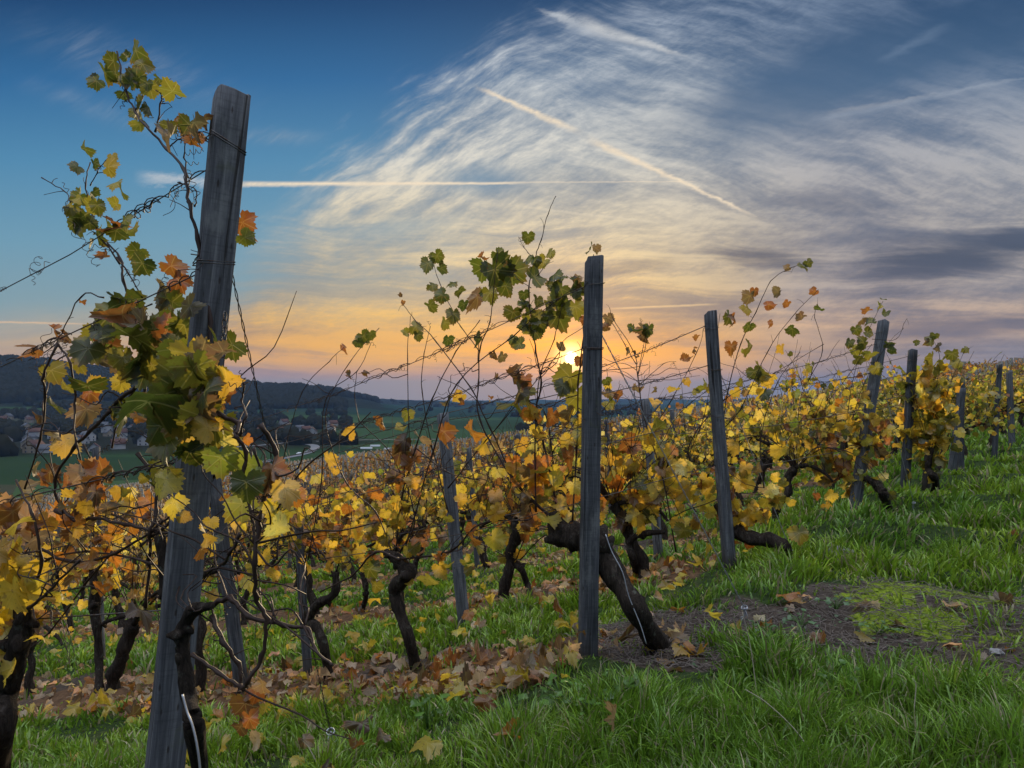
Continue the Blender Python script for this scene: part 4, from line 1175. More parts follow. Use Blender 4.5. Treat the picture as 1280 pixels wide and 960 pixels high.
# --- first row, vine left of the big post
c2 = [([(52, 222), (70, 236), (88, 253)], 0.002, 0.0016), ([(180, 520), (176, 460), (172, 400), (162, 352), (146, 322), (126, 292), (116, 262), (112, 232), (113, 203)], 0.0055, 0.0018),
      ([(113, 232), (122, 215), (135, 198)], 0.002, 0.0014), ([(150, 330), (135, 300), (128, 290)], 0.003, 0.002), ([(146, 322), (160, 340), (178, 372)], 0.003, 0.002),
      ([(72, 430), (66, 470), (59, 495), (50, 549), (31, 611)], 0.0045, 0.003), ([(72, 430), (90, 455), (91, 505), (103, 555), (110, 600)], 0.004, 0.0025),
      ([(137, 514), (110, 540), (94, 560), (76, 600), (80, 635), (98, 652)], 0.006, 0.004), ([(70, 638), (100, 652), (125, 646), (160, 655), (198, 664), (240, 672)], 0.007, 0.004),
      ([(20, 670), (90, 700), (150, 690), (200, 655), (215, 640)], 0.006, 0.003), ([(294, 580), (259, 602), (232, 630), (204, 661), (176, 682)], 0.005, 0.004), ([(172, 567), (190, 600), (196, 640), (198, 664), (186, 700), (182, 760)], 0.006, 0.005),
      ([(178, 477), (150, 500), (137, 514)], 0.007, 0.006), ([(230, 440), (200, 468), (178, 477), (150, 520), (140, 560)], 0.005, 0.003), ([(104, 555), (120, 610), (132, 650)], 0.003, 0.002),
      ([(0, 740), (60, 700), (110, 690), (190, 700), (250, 742)], 0.004, 0.003), ([(140, 690), (105, 730), (60, 790), (0, 840)], 0.004, 0.002), ([(70, 640), (100, 600), (95, 560)], 0.003, 0.002),
      ([(60, 460), (100, 430), (140, 400), (190, 380)], 0.003, 0.002), ([(130, 372), (110, 372), (70, 430), (36, 450)], 0.0025, 0.0018)]
l2 = [(107, 190, 10, 'green'), (96, 212, 10, 'dgreen'), (118, 206, 7, 'dgreen'), (140, 198, 7, 'ygreen'), (135, 213, 11, 'ygreen'), (145, 232, 11, 'ygreen'), (152, 243, 9, 'green'), (146, 259, 9, 'ygreen'),
      (88, 262, 10, 'ygreen'), (94, 284, 17, 'green'), (112, 282, 10, 'dgreen'), (158, 300, 23, 'ygreen'), (146, 288, 14, 'rust'), (172, 318, 12, 'green'), (132, 322, 8, 'rust'), (178, 334, 15, 'dgreen'),
      (214, 338, 17, 'rust'), (224, 356, 16, 'rust'), (207, 372, 22, 'umber'), (200, 400, 18, 'ygreen'), (157, 388, 26, 'dgreen'), (143, 402, 27, 'green'), (165, 430, 27, 'green'), (128, 418, 14, 'green'), (195, 425, 27, 'umber'),
      (222, 446, 25, 'ygreen'), (175, 455, 24, 'dgreen'), (133, 440, 18, 'green'), (102, 380, 7, 'rust'), (48, 440, 12, 'rust'), (68, 418, 12, 'rust'), (82, 424, 9, 'brown'), (64, 468, 15, 'ygreen'), (98, 459, 14, 'ygreen'),
      (84, 488, 11, 'ygreen'), (66, 513, 14, 'green'), (52, 522, 8, 'brown'), (112, 496, 14, 'rust'), (108, 518, 19, 'umber'), (116, 486, 12, 'gold'), (82, 560, 17, 'gold'), (74, 548, 10, 'umber'), (106, 596, 18, 'tan'), (130, 604, 22, 'rust'), (120, 620, 14, 'brown'),
      (152, 482, 11, 'yellow'), (95, 628, 16, 'gold'), (102, 640, 14, 'yellow'), (140, 590, 11, 'brown'), (45, 600, 18, 'umber'), (28, 620, 16, 'umber'), (62, 595, 13, 'brown'), (35, 640, 12, 'umber'),
      (70, 645, 18, 'orange'), (84, 668, 18, 'orange'), (62, 660, 12, 'gold'), (98, 655, 9, 'orange'), (153, 622, 9, 'ygreen'), (180, 600, 8, 'ygreen'), (192, 606, 7, 'green'), (8, 650, 24, 'tan'), (20, 672, 20, 'umber')]
l2 += scatter(0, 110, 350, 290, 600, 64, 12, 22, {'green': 3, 'dgreen': 3, 'ygreen': 2, 'umber': 1.2, 'rust': .8}) + scatter(0, 20, 560, 170, 720, 34, 7, 15, {'umber': 3, 'rust': 2, 'gold': 2, 'orange': 2, 'tan': 2, 'brown': 2})
l2 += scatter(0, 85, 180, 165, 345, 14, 9, 14, {'green': 3, 'ygreen': 2, 'dgreen': 1})
hero('leafy vine left of the big front post, green above and rusty brown below', 0, (206, 1075), [(208, 980, 0.024), (214, 860, 0.022), (212, 760, 0.024), (200, 670, 0.018)], c2, l2, off=0.12, tendrils=2)
# leaves that lap over the face of the post
c3 = [([(272, 517), (292, 530), (300, 545), (303, 565), (300, 600)], 0.006, 0.004), ([(272, 517), (250, 500), (236, 470), (228, 440)], 0.005, 0.004), ([(300, 545), (308, 520), (296, 500), (304, 478)], 0.003, 0.002),
      ([(325, 530), (331, 567), (327, 611), (324, 660), (327, 700), (323, 745), (330, 775), (326, 820), (318, 848), (293, 861), (267, 842), (240, 818)], 0.0055, 0.0045),
      ([(317, 560), (322, 610), (340, 650), (346, 700)], 0.003, 0.002), ([(263, 758), (285, 748), (310, 770), (345, 785), (367, 793), (392, 812), (415, 832)], 0.007, 0.003), ([(300, 667), (292, 690), (275, 705), (262, 715)], 0.004, 0.003),
      ([(265, 770), (285, 800), (296, 830), (300, 862)], 0.006, 0.004), ([(300, 600), (310, 640), (318, 680)], 0.004, 0.003)]
l3 = [(246, 466, 24, 'ygreen'), (258, 484, 16, 'gold'), (270, 470, 10, 'ygreen'), (282, 482, 16, 'gold'), (292, 496, 12, 'rust'), (226, 484, 26, 'ygreen'), (206, 500, 20, 'green'), (185, 512, 29, 'dgreen'), (200, 540, 22, 'dgreen'), (172, 522, 8, 'orange'), (228, 530, 20, 'ygreen'),
      (252, 528, 23, 'ygreen'), (240, 545, 18, 'gold'), (270, 540, 20, 'ygreen'), (283, 556, 12, 'lemon'), (276, 578, 17, 'lime'), (314, 588, 20, 'lime'), (308, 608, 16, 'green'), (303, 636, 18, 'lime'), (320, 596, 10, 'pale'), (340, 590, 15, 'rust'), (335, 606, 14, 'brown'),
      (356, 616, 15, 'gold'), (352, 640, 18, 'yellow'), (366, 624, 12, 'orange'), (346, 662, 13, 'lemon'), (310, 550, 6, 'orange'), (207, 606, 18, 'yellow'), (212, 590, 12, 'ygreen'), (216, 632, 12, 'yellow'), (228, 648, 8, 'gold'),
      (258, 672, 11, 'gold'), (252, 690, 10, 'orange'), (264, 655, 8, 'gold'), (306, 885, 17, 'brown'), (312, 902, 11, 'rust'), (300, 912, 11, 'brown'), (320, 872, 10, 'rust'), (328, 858, 10, 'tan'), (175, 768, 15, 'brown'), (180, 778, 11, 'rust'), (311, 730, 8, 'yellow')]
l3 += scatter(0, 205, 430, 290, 570, 24, 13, 22, {'green': 2, 'dgreen': 2, 'ygreen': 3, 'umber': 1.5, 'gold': 1})
hero('vine with pale green leaves that lap over the face of the big front post', 0, (258, 1010), [(246, 930, 0.022), (236, 870, 0.019), (228, 800, 0.018), (240, 765, 0.018), (264, 757, 0.009)], c3, l3, off=-0.10, tendrils=2)
# big yellow vine cut by the left edge
l4 = [(10, 700, 24, 'yellow'), (32, 722, 22, 'yellow'), (8, 735, 22, 'lemon'), (48, 735, 15, 'yellow'), (24, 750, 24, 'lemon'), (60, 752, 16, 'gold'), (78, 748, 12, 'yellow'), (10, 778, 24, 'yellow'), (34, 780, 18, 'tan'), (52, 800, 12, 'yellow'), (10, 812, 20, 'lemon'), (14, 840, 16, 'yellow'), (30, 768, 14, 'lemon')]
l4 += scatter(0, -40, 690, 40, 850, 30, 12, 22, {'yellow': 4, 'lemon': 3, 'gold': 2, 'tan': 1}) + scatter(0, -60, 600, 60, 720, 16, 10, 20, {'umber': 2, 'tan': 2, 'rust': 1, 'gold': 2})
hero('bright yellow vine with a thick black trunk at the left edge', 0, (-6, 1010), [(0, 930, 0.042), (10, 860, 0.040), (26, 800, 0.036), (32, 760, 0.024)], [([(36, 760), (60, 740), (100, 700)], 0.006, 0.003), ([(30, 790), (10, 740), (-10, 690)], 0.006, 0.003), ([(36, 760), (50, 700), (44, 640), (20, 600)], 0.006, 0.003)], l4, tendrils=1)

# --- second row, the thick trunk leaning on the sunset post
R2 = 1
cB = [([(668, 520), (676, 480), (670, 440), (666, 400), (664, 360), (667, 324), (675, 300), (683, 266), (695, 245)], 0.005, 0.0016), ([(700, 660), (690, 600), (676, 540), (668, 520)], 0.008, 0.005),
      ([(705, 660), (650, 610), (612, 535), (590, 485), (549, 427), (517, 399), (502, 377)], 0.006, 0.0018), ([(700, 655), (640, 600), (602, 524), (599, 480), (602, 436), (613, 402), (619, 371), (622, 312)], 0.006, 0.0018),
      ([(670, 640), (668, 570), (672, 511), (677, 467), (692, 424), (703, 380)], 0.005, 0.0016), ([(560, 640), (540, 560), (527, 490), (530, 442), (538, 408)], 0.0045, 0.0016), ([(510, 640), (512, 560), (513, 449), (513, 395)], 0.0045, 0.0016),
      ([(600, 440), (574, 408), (567, 392), (549, 355), (542, 330), (543, 316)], 0.003, 0.0015), ([(505, 690), (540, 560), (570, 480), (640, 420), (700, 372)], 0.005, 0.002), ([(560, 610), (600, 560), (650, 500), (700, 440)], 0.004, 0.002),
      ([(664, 360), (650, 350), (640, 340)], 0.002, 0.0014), ([(672, 345), (690, 320)], 0.002, 0.0013), ([(667, 324), (655, 310), (648, 296)], 0.002, 0.0012), ([(694, 600), (684, 520), (660, 500), (640, 470)], 0.004, 0.002),
      ([(715, 660), (718, 560), (722, 480), (728, 430), (732, 380), (740, 345), (742, 318)], 0.005, 0.0018)]
lB = [(535, 333, 11, 'dgreen'), (546, 323, 10, 'green'), (551, 338, 9, 'dgreen'), (540, 360, 8, 'green'), (564, 357, 9, 'green'), (553, 372, 10, 'dgreen'), (567, 396, 11, 'green'), (537, 385, 9, 'green'), (556, 406, 9, 'ygreen'), (519, 411, 9, 'ygreen'), (522, 421, 7, 'green'), (508, 418, 6, 'ygreen'), (500, 370, 4, 'brown'), (504, 379, 4, 'rust'),
      (618, 345, 23, 'dgreen'), (604, 340, 16, 'green'), (640, 345, 18, 'green'), (622, 322, 11, 'green'), (597, 376, 15, 'umber'), (612, 370, 12, 'ygreen'), (632, 362, 14, 'green'), (602, 325, 7, 'rust'), (574, 366, 7, 'green'), (660, 299, 10, 'green'), (688, 318, 8, 'ygreen'), (659, 328, 8, 'green'), (670, 327, 7, 'green'),
      (692, 348, 13, 'dgreen'), (668, 352, 16, 'dgreen'), (701, 365, 12, 'green'), (655, 370, 8, 'dgreen'), (719, 388, 14, 'ygreen'), (722, 362, 11, 'dgreen'), (697, 400, 18, 'green'), (672, 378, 9, 'green'), (668, 395, 8, 'rust'), (641, 394, 11, 'green'), (655, 409, 10, 'dgreen'), (641, 425, 7, 'green'), (595, 427, 11, 'green'), (560, 427, 9, 'dgreen'), (580, 383, 8, 'dgreen'), (628, 448, 8, 'umber'), (617, 445, 6, 'brown'),
      (716, 352, 10, 'green'), (724, 372, 9, 'green'), (733, 402, 9, 'rust'), (727, 452, 9, 'rust'), (700, 434, 7, 'umber'), (738, 314, 8, 'green'), (745, 312, 7, 'umber'), (712, 478, 20, 'ygreen'), (722, 500, 16, 'ygreen'), (704, 486, 13, 'green'), (641, 476, 14, 'brown'), (655, 478, 14, 'rust'), (656, 497, 15, 'green'), (648, 492, 12, 'umber'), (640, 512, 18, 'ygreen'), (662, 518, 14, 'rust'), (620, 470, 4, 'brown'), (613, 498, 4, 'rust'), (575, 499, 10, 'gold'), (577, 505, 8, 'rust'),
      (560, 505, 10, 'umber'), (555, 545, 16, 'rust'), (528, 555, 15, 'tan'), (590, 545, 14, 'orange'), (605, 560, 12, 'yellow'), (502, 538, 9, 'ygreen'), (509, 520, 9, 'ygreen'), (690, 525, 15, 'rust'), (705, 540, 14, 'umber'), (728, 545, 14, 'ygreen')]
lB += scatter(1, 610, 520, 735, 690, 62, 7, 14, {'gold': 4, 'yellow': 3, 'ygreen': 3, 'rust': 2, 'orange': 1.5, 'umber': 1.5}) + scatter(1, 640, 330, 735, 450, 22, 7, 12, MIXL)
hero('old vine with a thick black trunk leaning towards the sunset post', R2, (828, 803), [(800, 770, 0.058), (772, 725, 0.062), (748, 690, 0.066), (724, 672, 0.078), (702, 668, 0.070), (690, 640, 0.035)], cB, lB, off=0.06, tendrils=1, trad=.06)
# vine with the twisted neck
cC = [([(495, 690), (505, 620), (520, 560), (540, 500), (570, 440), (600, 400)], 0.006, 0.002), ([(490, 690), (470, 640), (430, 600), (408, 520), (431, 455), (474, 410)], 0.005, 0.0016), ([(385, 700), (400, 600), (412, 500), (446, 464), (464, 428)], 0.0045, 0.0016),
      ([(495, 700), (560, 690), (600, 655), (660, 650)], 0.008, 0.003), ([(345, 640), (360, 560), (380, 489), (411, 452), (430, 434)], 0.004, 0.0016), ([(500, 690), (520, 650), (508, 590), (512, 520)], 0.006, 0.002), ([(500, 700), (470, 690), (440, 720), (400, 740)], 0.009, 0.004),
      ([(520, 560), (560, 590), (600, 600)], 0.004, 0.002), ([(449, 527), (439, 496), (446, 464)], 0.003, 0.002), ([(449, 527), (480, 560), (500, 590)], 0.003, 0.003)]
lC = [(454, 423, 9, 'green'), (448, 430, 7, 'dgreen'), (463, 420, 7, 'green'), (428, 435, 6, 'rust'), (438, 469, 5, 'brown'), (456, 467, 5, 'brown'), (411, 577, 12, 'gold'), (437, 545, 9, 'gold'), (436, 570, 6, 'yellow'), (478, 530, 10, 'rust'), (500, 570, 14, 'brown'), (512, 585, 13, 'rust'), (505, 555, 12, 'brown'), (495, 600, 12, 'brown'), (520, 575, 10, 'rust'),
      (550, 715, 12, 'gold'), (535, 728, 15, 'yellow'), (548, 700, 10, 'lemon'), (470, 735, 11, 'ygreen'), (462, 715, 12, 'green'), (468, 752, 9, 'yellow'), (448, 690, 10, 'gold'), (585, 770, 8, 'orange'), (545, 772, 8, 'yellow'), (432, 762, 8, 'lime'), (440, 796, 9, 'gold')]
lC += scatter(1, 395, 590, 620, 730, 70, 5, 11, LOWL)
hero('gnarled dark vine with a twisted neck and bent arm, centre of the second row', R2, (524, 842), [(512, 800, 0.036), (500, 765, 0.038), (494, 735, 0.048), (510, 718, 0.052), (498, 700, 0.040), (482, 690, 0.025)], cC, lC, tendrils=1)
hero('small dark vine bent like an elbow behind the thin stake', R2, (413, 852), [(406, 815, 0.032), (396, 785, 0.034), (384, 775, 0.04), (398, 755, 0.032), (418, 742, 0.028), (420, 715, 0.022)], [([(418, 720), (400, 690), (370, 680), (340, 690)], 0.008, 0.003), ([(420, 715), (440, 660), (435, 600)], 0.005, 0.002), ([(400, 700), (380, 640), (372, 590)], 0.004, 0.002)],
     scatter(1, 330, 600, 470, 720, 60, 5, 11, LOWL), tendrils=1)
hero('vine with dark shaggy trunk left of the big front post, second row', R2, (124, 874), [(124, 830, 0.034), (122, 790, 0.036), (118, 760, 0.05), (120, 730, 0.05), (114, 700, 0.03)], [([(118, 720), (90, 680), (70, 640)], 0.006, 0.003), ([(120, 720), (140, 670), (160, 640)], 0.006, 0.003), ([(118, 715), (116, 660), (110, 600)], 0.006, 0.003)],
     scatter(1, 60, 600, 200, 760, 60, 6, 13, {'rust': 3, 'orange': 3, 'gold': 3, 'brown': 3, 'yellow': 2}), tendrils=1)

# --- third row and on
cD = [([(900, 560), (909, 490), (925, 430), (945, 390), (964, 352), (990, 335), (1015, 327)], 0.0045, 0.0016), ([(900, 540), (926, 511), (959, 439), (993, 393), (1023, 362)], 0.004, 0.0015), ([(1010, 477), (1028, 437), (1018, 397), (1022, 380)], 0.003, 0.0015),
      ([(880, 610), (860, 560), (905, 500), (960, 470), (1030, 430)], 0.005, 0.002), ([(800, 560), (840, 500), (870, 440), (880, 410)], 0.004, 0.0016), ([(870, 640), (850, 600), (880, 520), (890, 450), (900, 392)], 0.004, 0.0016), ([(955, 610), (950, 550), (970, 480), (1000, 440)], 0.004, 0.002)]
lD = [(1004, 335, 8, 'green'), (1010, 330, 6, 'green'), (985, 336, 5, 'umber'), (937, 373, 10, 'umber'), (933, 388, 8, 'ygreen'), (973, 368, 8, 'umber'), (961, 384, 9, 'rust'), (984, 381, 6, 'rust'), (943, 366, 7, 'rust'), (911, 399, 11, 'green'), (918, 400, 8, 'rust'), (936, 410, 8, 'green'), (1002, 398, 8, 'umber'), (1024, 389, 7, 'green'), (990, 414, 9, 'green'), (964, 405, 5, 'rust'),
      (1018, 366, 6, 'rust'), (936, 440, 13, 'ygreen'), (914, 436, 9, 'rust'), (977, 437, 7, 'gold'), (951, 471, 14, 'ygreen'), (943, 468, 10, 'green'), (960, 478, 9, 'gold'), (925, 480, 6, 'ygreen'), (871, 423, 6, 'rust'), (867, 438, 5, 'rust'), (856, 452, 8, 'rust'), (843, 490, 8, 'gold'), (818, 505, 9, 'gold'), (820, 488, 5, 'umber'), (858, 478, 6, 'gold'), (870, 492, 5, 'ygreen')]
lD += scatter(2, 850, 560, 1000, 680, 70, 6, 13, GOLD) + scatter(2, 860, 450, 980, 560, 14, 5, 10, GOLD)
hero('vine arching right with small leaves above the third end post', 2, (985, 694), [(982, 686, 0.05), (966, 676, 0.062), (946, 674, 0.06), (925, 668, 0.055), (908, 650, 0.04), (895, 630, 0.03)], cD, lD, off=0.10, tendrils=0)
cE = [([(845, 690), (830, 600), (805, 520), (797, 470), (792, 440), (768, 400), (762, 385)], 0.006, 0.002), ([(797, 470), (803, 440), (806, 415), (800, 400)], 0.003, 0.0014), ([(797, 470), (806, 430), (812, 402)], 0.003, 0.0012), ([(795, 455), (780, 430), (765, 405), (757, 398)], 0.0035, 0.002), ([(800, 480), (830, 455), (845, 452)], 0.003, 0.0016),
      ([(800, 640), (790, 560), (796, 500)], 0.004, 0.002), ([(790, 700), (770, 620), (760, 560), (756, 500)], 0.004, 0.002)]
lE = [(803, 414, 9, 'umber'), (796, 417, 9, 'dgreen'), (811, 414, 9, 'dgreen'), (804, 424, 7, 'brown'), (790, 411, 6, 'green'), (760, 400, 8, 'umber'), (758, 412, 7, 'brown'), (792, 440, 4, 'brown'), (783, 440, 4, 'umber'), (797, 447, 3, 'brown'), (758, 478, 7, 'green'), (760, 495, 10, 'umber'), (775, 496, 8, 'rust'), (762, 507, 8, 'ygreen'), (795, 490, 7, 'umber')]
lE += scatter(1, 745, 540, 860, 680, 60, 7, 14, GOLD)
hero('vine just right of the sunset post with one dark tuft of leaves on top', 2, (800, 722), [(792, 700, 0.034), (786, 680, 0.03), (800, 668, 0.028), (830, 665, 0.022)], cE, lE, off=-0.1, tendrils=2)
hero('slim dark vine between the dark topped post and the sunset post', 2, (671, 774), [(662, 740, 0.028), (652, 712, 0.034), (640, 700, 0.032), (632, 690, 0.02)], [([(640, 700), (600, 680), (570, 684)], 0.006, 0.003), ([(650, 700), (680, 670), (720, 660)], 0.006, 0.003), ([(645, 700), (640, 640), (620, 580)], 0.005, 0.002), ([(645, 700), (670, 640), (700, 600)], 0.005, 0.002)],
     scatter(2, 560, 560, 730, 700, 80, 6, 12, GOLD), tendrils=0)
hero('vine with yellow leaves low between the dark topped post and the twisted vine', 2, (455, 800), [(452, 770, 0.03), (458, 740, 0.03), (452, 715, 0.028)], [([(452, 715), (430, 680), (420, 640)], 0.005, 0.002), ([(455, 715), (480, 670), (500, 640)], 0.005, 0.002)], scatter(2, 380, 590, 540, 720, 90, 5, 10, LOWL), lod=1)
cF = [([(1058, 560), (1062, 500), (1075, 440), (1092, 400), (1104, 376)], 0.004, 0.0016), ([(1060, 540), (1080, 480), (1110, 430), (1130, 410)], 0.0035, 0.0014), ([(1040, 560), (1010, 500), (1000, 460)], 0.0035, 0.0016), ([(1050, 600), (1030, 520), (1060, 470), (1090, 430)], 0.004, 0.002), ([(1090, 424), (1120, 424), (1130, 404), (1134, 398)], 0.003, 0.0014)]
lF = [(1104, 376, 5, 'green'), (1098, 383, 5, 'ygreen'), (1085, 390, 6, 'rust'), (1078, 402, 7, 'umber'), (1090, 405, 7, 'green'), (1070, 414, 7, 'green'), (1107, 393, 5, 'dgreen'), (1080, 432, 9, 'green'), (1068, 440, 8, 'ygreen'), (1088, 446, 9, 'ygreen'), (1072, 452, 8, 'green'), (1110, 432, 6, 'green'), (1114, 440, 6, 'green'), (1062, 430, 7, 'dgreen'), (1095, 462, 8, 'ygreen'), (1084, 418, 7, 'green')]
lF += scatter(3, 1000, 480, 1120, 640, 120, 5, 10, GOLD)
hero('vine on the strongly leaning end post, yellow below and green at the tip', 3, (1113, 640), [(1106, 622, 0.05), (1098, 608, 0.05), (1086, 600, 0.04), (1070, 590, 0.03)], cF, lF, off=0.06)
lG = [(1163, 428, 8, 'green'), (1172, 436, 7, 'umber'), (1168, 421, 5, 'green'), (1145, 430, 4, 'dgreen'), (1160, 427, 4, 'umber'), (1190, 445, 8, 'green'), (1196, 455, 7, 'ygreen'), (1207, 438, 5, 'green'), (1180, 452, 8, 'ygreen'), (1165, 450, 10, 'ygreen'), (1160, 465, 11, 'ygreen'), (1172, 470, 10, 'ygreen'), (1200, 464, 5, 'green')]
lG += scatter(4, 1120, 450, 1200, 600, 150, 5, 9, {'yellow': 3, 'ygreen': 4, 'gold': 3, 'green': 2, 'lemon': 2})
hero('tall bushy vine with a green crest between the straight post and the slanting pair', 4, (1170, 613), [(1168, 598, 0.05), (1160, 585, 0.045), (1165, 560, 0.03)], [([(1165, 570), (1168, 500), (1175, 450), (1165, 420)], 0.005, 0.002), ([(1168, 560), (1185, 490), (1205, 440), (1212, 436)], 0.004, 0.0015), ([(1165, 570), (1145, 500), (1142, 440)], 0.004, 0.002)], lG, off=0.0, lod=1)

# ------------------------------------------------------------------ old tendrils and twigs still wound round the upper wires: part of the wire they hang on
for (k, wi), n, s1 in (((0, 3), 16, 1.2), ((0, 2), 14, 1.2), ((0, 1), 8, 1.5), ((1, 3), 34, 3.0), ((1, 2), 32, 3.0), ((1, 1), 14, 3.0), ((2, 3), 32, 4), ((2, 2), 30, 4), ((3, 3), 26, 5), ((3, 2), 22, 5), ((4, 3), 18, 6)):
    P = WIRES[(k, wi)]; o = [x for x in bpy.data.objects if x.name.startswith('trellis_wire') and (Vector(P[0]) - x.location).length < 1e-4][0]
    d = np.r_[0, np.cumsum(np.linalg.norm(np.diff(P, axis=0), axis=1))]
    for _ in range(n):
        mb = MB(); s = abs(rng.normal(0, 0.5)) * s1 + 0.03; p = np.array([np.interp(s, d, P[:, a]) for a in range(3)])
        if rng.uniform() < 0.6: curl_tendril(mb, p, rng.uniform(0.02, 0.055), rng.uniform(1, 4))
        else:      # a length of last year's cane wound along the wire
            L = rng.uniform(0.15, 0.4); t = np.linspace(0, 1, 26); q = np.array([[np.interp(s + L * a, d, P[:, b]) for b in range(3)] for a in t])
            e = np.array([VD[0], VD[1], 0]); w = 0.007 + 0.010 * rng.uniform(); f = rng.uniform(9, 22)
            q = q + e * (np.cos(t * f) * w)[:, None] + np.array([0, 0, 1]) * (np.sin(t * f) * w)[:, None]; tube(mb, q, 0.0016, 5)
        tw = mb.build('tendril', M['cane'], origin=P[0]); tw.parent = o; tw.location = (0, 0, 0)

# ------------------------------------------------------------------ guy wires
def guy(k_post, h, anchor_px, label, mids=(), coil=True, r=0.0017):
    p = POST_TOP[k_post]; a = ground_hit(*anchor_px); s = np.array(post_at(POST_FOOT[k_post], p, h)); e = np.array([a.x, a.y, a.z + 0.10])
    n = 60; t = np.linspace(0, 1, n)[:, None]; L = np.linalg.norm(e - s)
    C = s * (1 - t) + e * t; d = unit(e - s); e1 = unit(np.cross(d, [0, 0, 1])); e2 = np.cross(d, e1)
    g = thing('guy_wire', a, label, 'wire', 'slanting guy wires that hold the end posts')
    mb = MB(); 
    for ph in (0, np.pi):       # two strands twisted together
        nn = 500; tt = np.linspace(0, 1, nn)[:, None]; A = tt * L / 0.045 * 2 * np.pi / 2 + ph
        tube(mb, s * (1 - tt) + e * tt + (e1 * np.cos(A) + e2 * np.sin(A)) * 0.0024, r, 4)
    mb.build('strand', M['wire_pale'] if k_post else M['wire'], g, origin=a)
    mb = MB(); th = np.linspace(0, 2 * np.pi * 3, 60)
    P = e + e1 * (0.016 * np.cos(th))[:, None] + e2 * (0.016 * np.sin(th))[:, None] + d * (th * 0.0006)[:, None]; tube(mb, P, 0.0022, 5)
    mb.build('wire_eye', M['wire_pale'], g, origin=a)
    mb = MB()
    for _ in range(4):
        q = np.array([e, e + (np.array(a) - e) * .4 + rng.normal(0, .012, 3), e + (np.array(a) - e) * .8 + rng.normal(0, .014, 3), np.array(a) - [0, 0, .06]]); tube(mb, smooth_path(q, 5), 0.0024, 5)
    mb.build('anchor_rod', M['wire_pale'], g, origin=a)
guy(0, POST_TOP[0].z - POST_FOOT[0].z - 0.28, (413, 945), 'twisted guy wire from the big front post down to a wire eye in the grass')
guy(1, 1.62, (930, 782), 'pale guy wire from the sunset post down to the bare strip of earth')
guy(2, 1.55, (988, 704), 'thin guy wire from the third end post to the grass')
guy(3, 1.6, (1142, 640), 'thin guy wire from the leaning end post to the grass')
# pale wires tied along two trunks
for pts, k, off, lab in (([(757, 668), (765, 690), (778, 715), (786, 745), (800, 780), (808, 805)], 1, 0.0, 'pale loose wire running down the thick leaning trunk by the sunset post'),
                         ([(228, 868), (234, 890), (240, 905), (246, 930), (250, 960), (252, 1000)], 0, -0.16, 'pale bent wire hanging beside the foot of the big front post')):
    P = np.array([row_pt(k, a, b, off - 0.02) for a, b in pts]); mb = MB(); tube(mb, smooth_path(P, 6), 0.0024, 5)
    tag(mb.build('loose_wire', M['wire_pale'], origin=P[0]), lab, 'wire')
# chain on the big post
ch_top = np.array(row_pt(0, 281, 395, -0.02)); e = thing('chain', ch_top, 'short rusty chain hanging on the right edge of the big front post', 'chain')
for i in range(6):
    mb = MB(); th = np.linspace(0, 2 * np.pi, 18); w, hh = 0.0052, 0.0105
    c = ch_top - np.array([0.0008 * i, 0, 0.0165 * i]); ax = np.array([1, 0, 0]) if i % 2 else np.array([0.3, 0.95, 0])
    tube(mb, c + ax * (w * np.cos(th))[:, None] + np.array([0, 0, 1]) * (hh * np.sin(th))[:, None], 0.0013, 5, cap=False); mb.build('chain_link', M['wire'], e, origin=ch_top)

# ------------------------------------------------------------------ single things lying on the headland
def leaf_thing(px, py, size, col, label, lift=0.02, up=1.0, curl=1.3):
    g = ground_hit(px, py); z = hgt(g.x, g.y) + lift; mb = MB()
    nr = np.array([[rng.normal(0, .4), rng.normal(-0.5, .3), up]]); tp = np.array([[rng.normal(0, 1), rng.normal(0, .5), rng.uniform(0, .7)]])
    put_leaves(mb, np.array([[g.x, g.y, z]]), tp, nr, np.array([size]), np.array([PAL[col]]), np.array([curl]), 0)
    tag(mb.build('fallen_leaf', M['leaf'], attrs='leaf', origin=(g.x, g.y, z)), label, 'fallen leaf')
leaf_thing(982, 768, 0.085, 'orange', 'curled orange leaf standing on the edge of the bare strip', 0.06, 0.3, 1.5)
leaf_thing(998, 770, 0.05, 'tan', 'pale tan leaf beside the curled orange one', 0.03)
leaf_thing(888, 783, 0.06, 'yellow', 'bright yellow leaf on the earth right of the thick leaning trunk', 0.05, 0.8)
leaf_thing(1026, 805, 0.05, 'rust', 'small rusty leaf on the low weeds of the bare strip', 0.03)
leaf_thing(452, 930, 0.075, 'brown', 'crumpled dark brown leaf in the grass right of the wire eye', 0.10, 0.3, 2.0)
leaf_thing(478, 946, 0.06, 'umber', 'dull brown leaf leaning on the crumpled dark one', 0.08, 0.5, 1.8)
leaf_thing(610, 908, 0.06, 'rust', 'rusty leaf sunk in the grass below the sunset post', 0.09, 0.6, 1.4)
leaf_thing(640, 890, 0.05, 'tan', 'pale curled leaf in the grass below the sunset post', 0.11, 0.6, 1.6)
leaf_thing(768, 950, 0.065, 'tan', 'tan leaf at the bottom edge among the long grass', 0.12, 0.7, 1.3)
leaf_thing(640, 958, 0.055, 'orange', 'orange leaf at the bottom edge left of the tan one', 0.12, 0.7, 1.3)
leaf_thing(850, 740, 0.05, 'yellow', 'yellow leaf in the grass between the second and third end posts', 0.07, 0.7, 1.0)
leaf_thing(1268, 690, 0.05, 'rust', 'brown leaf on the mossy bank at the right edge', 0.03, 0.9, 1.0)
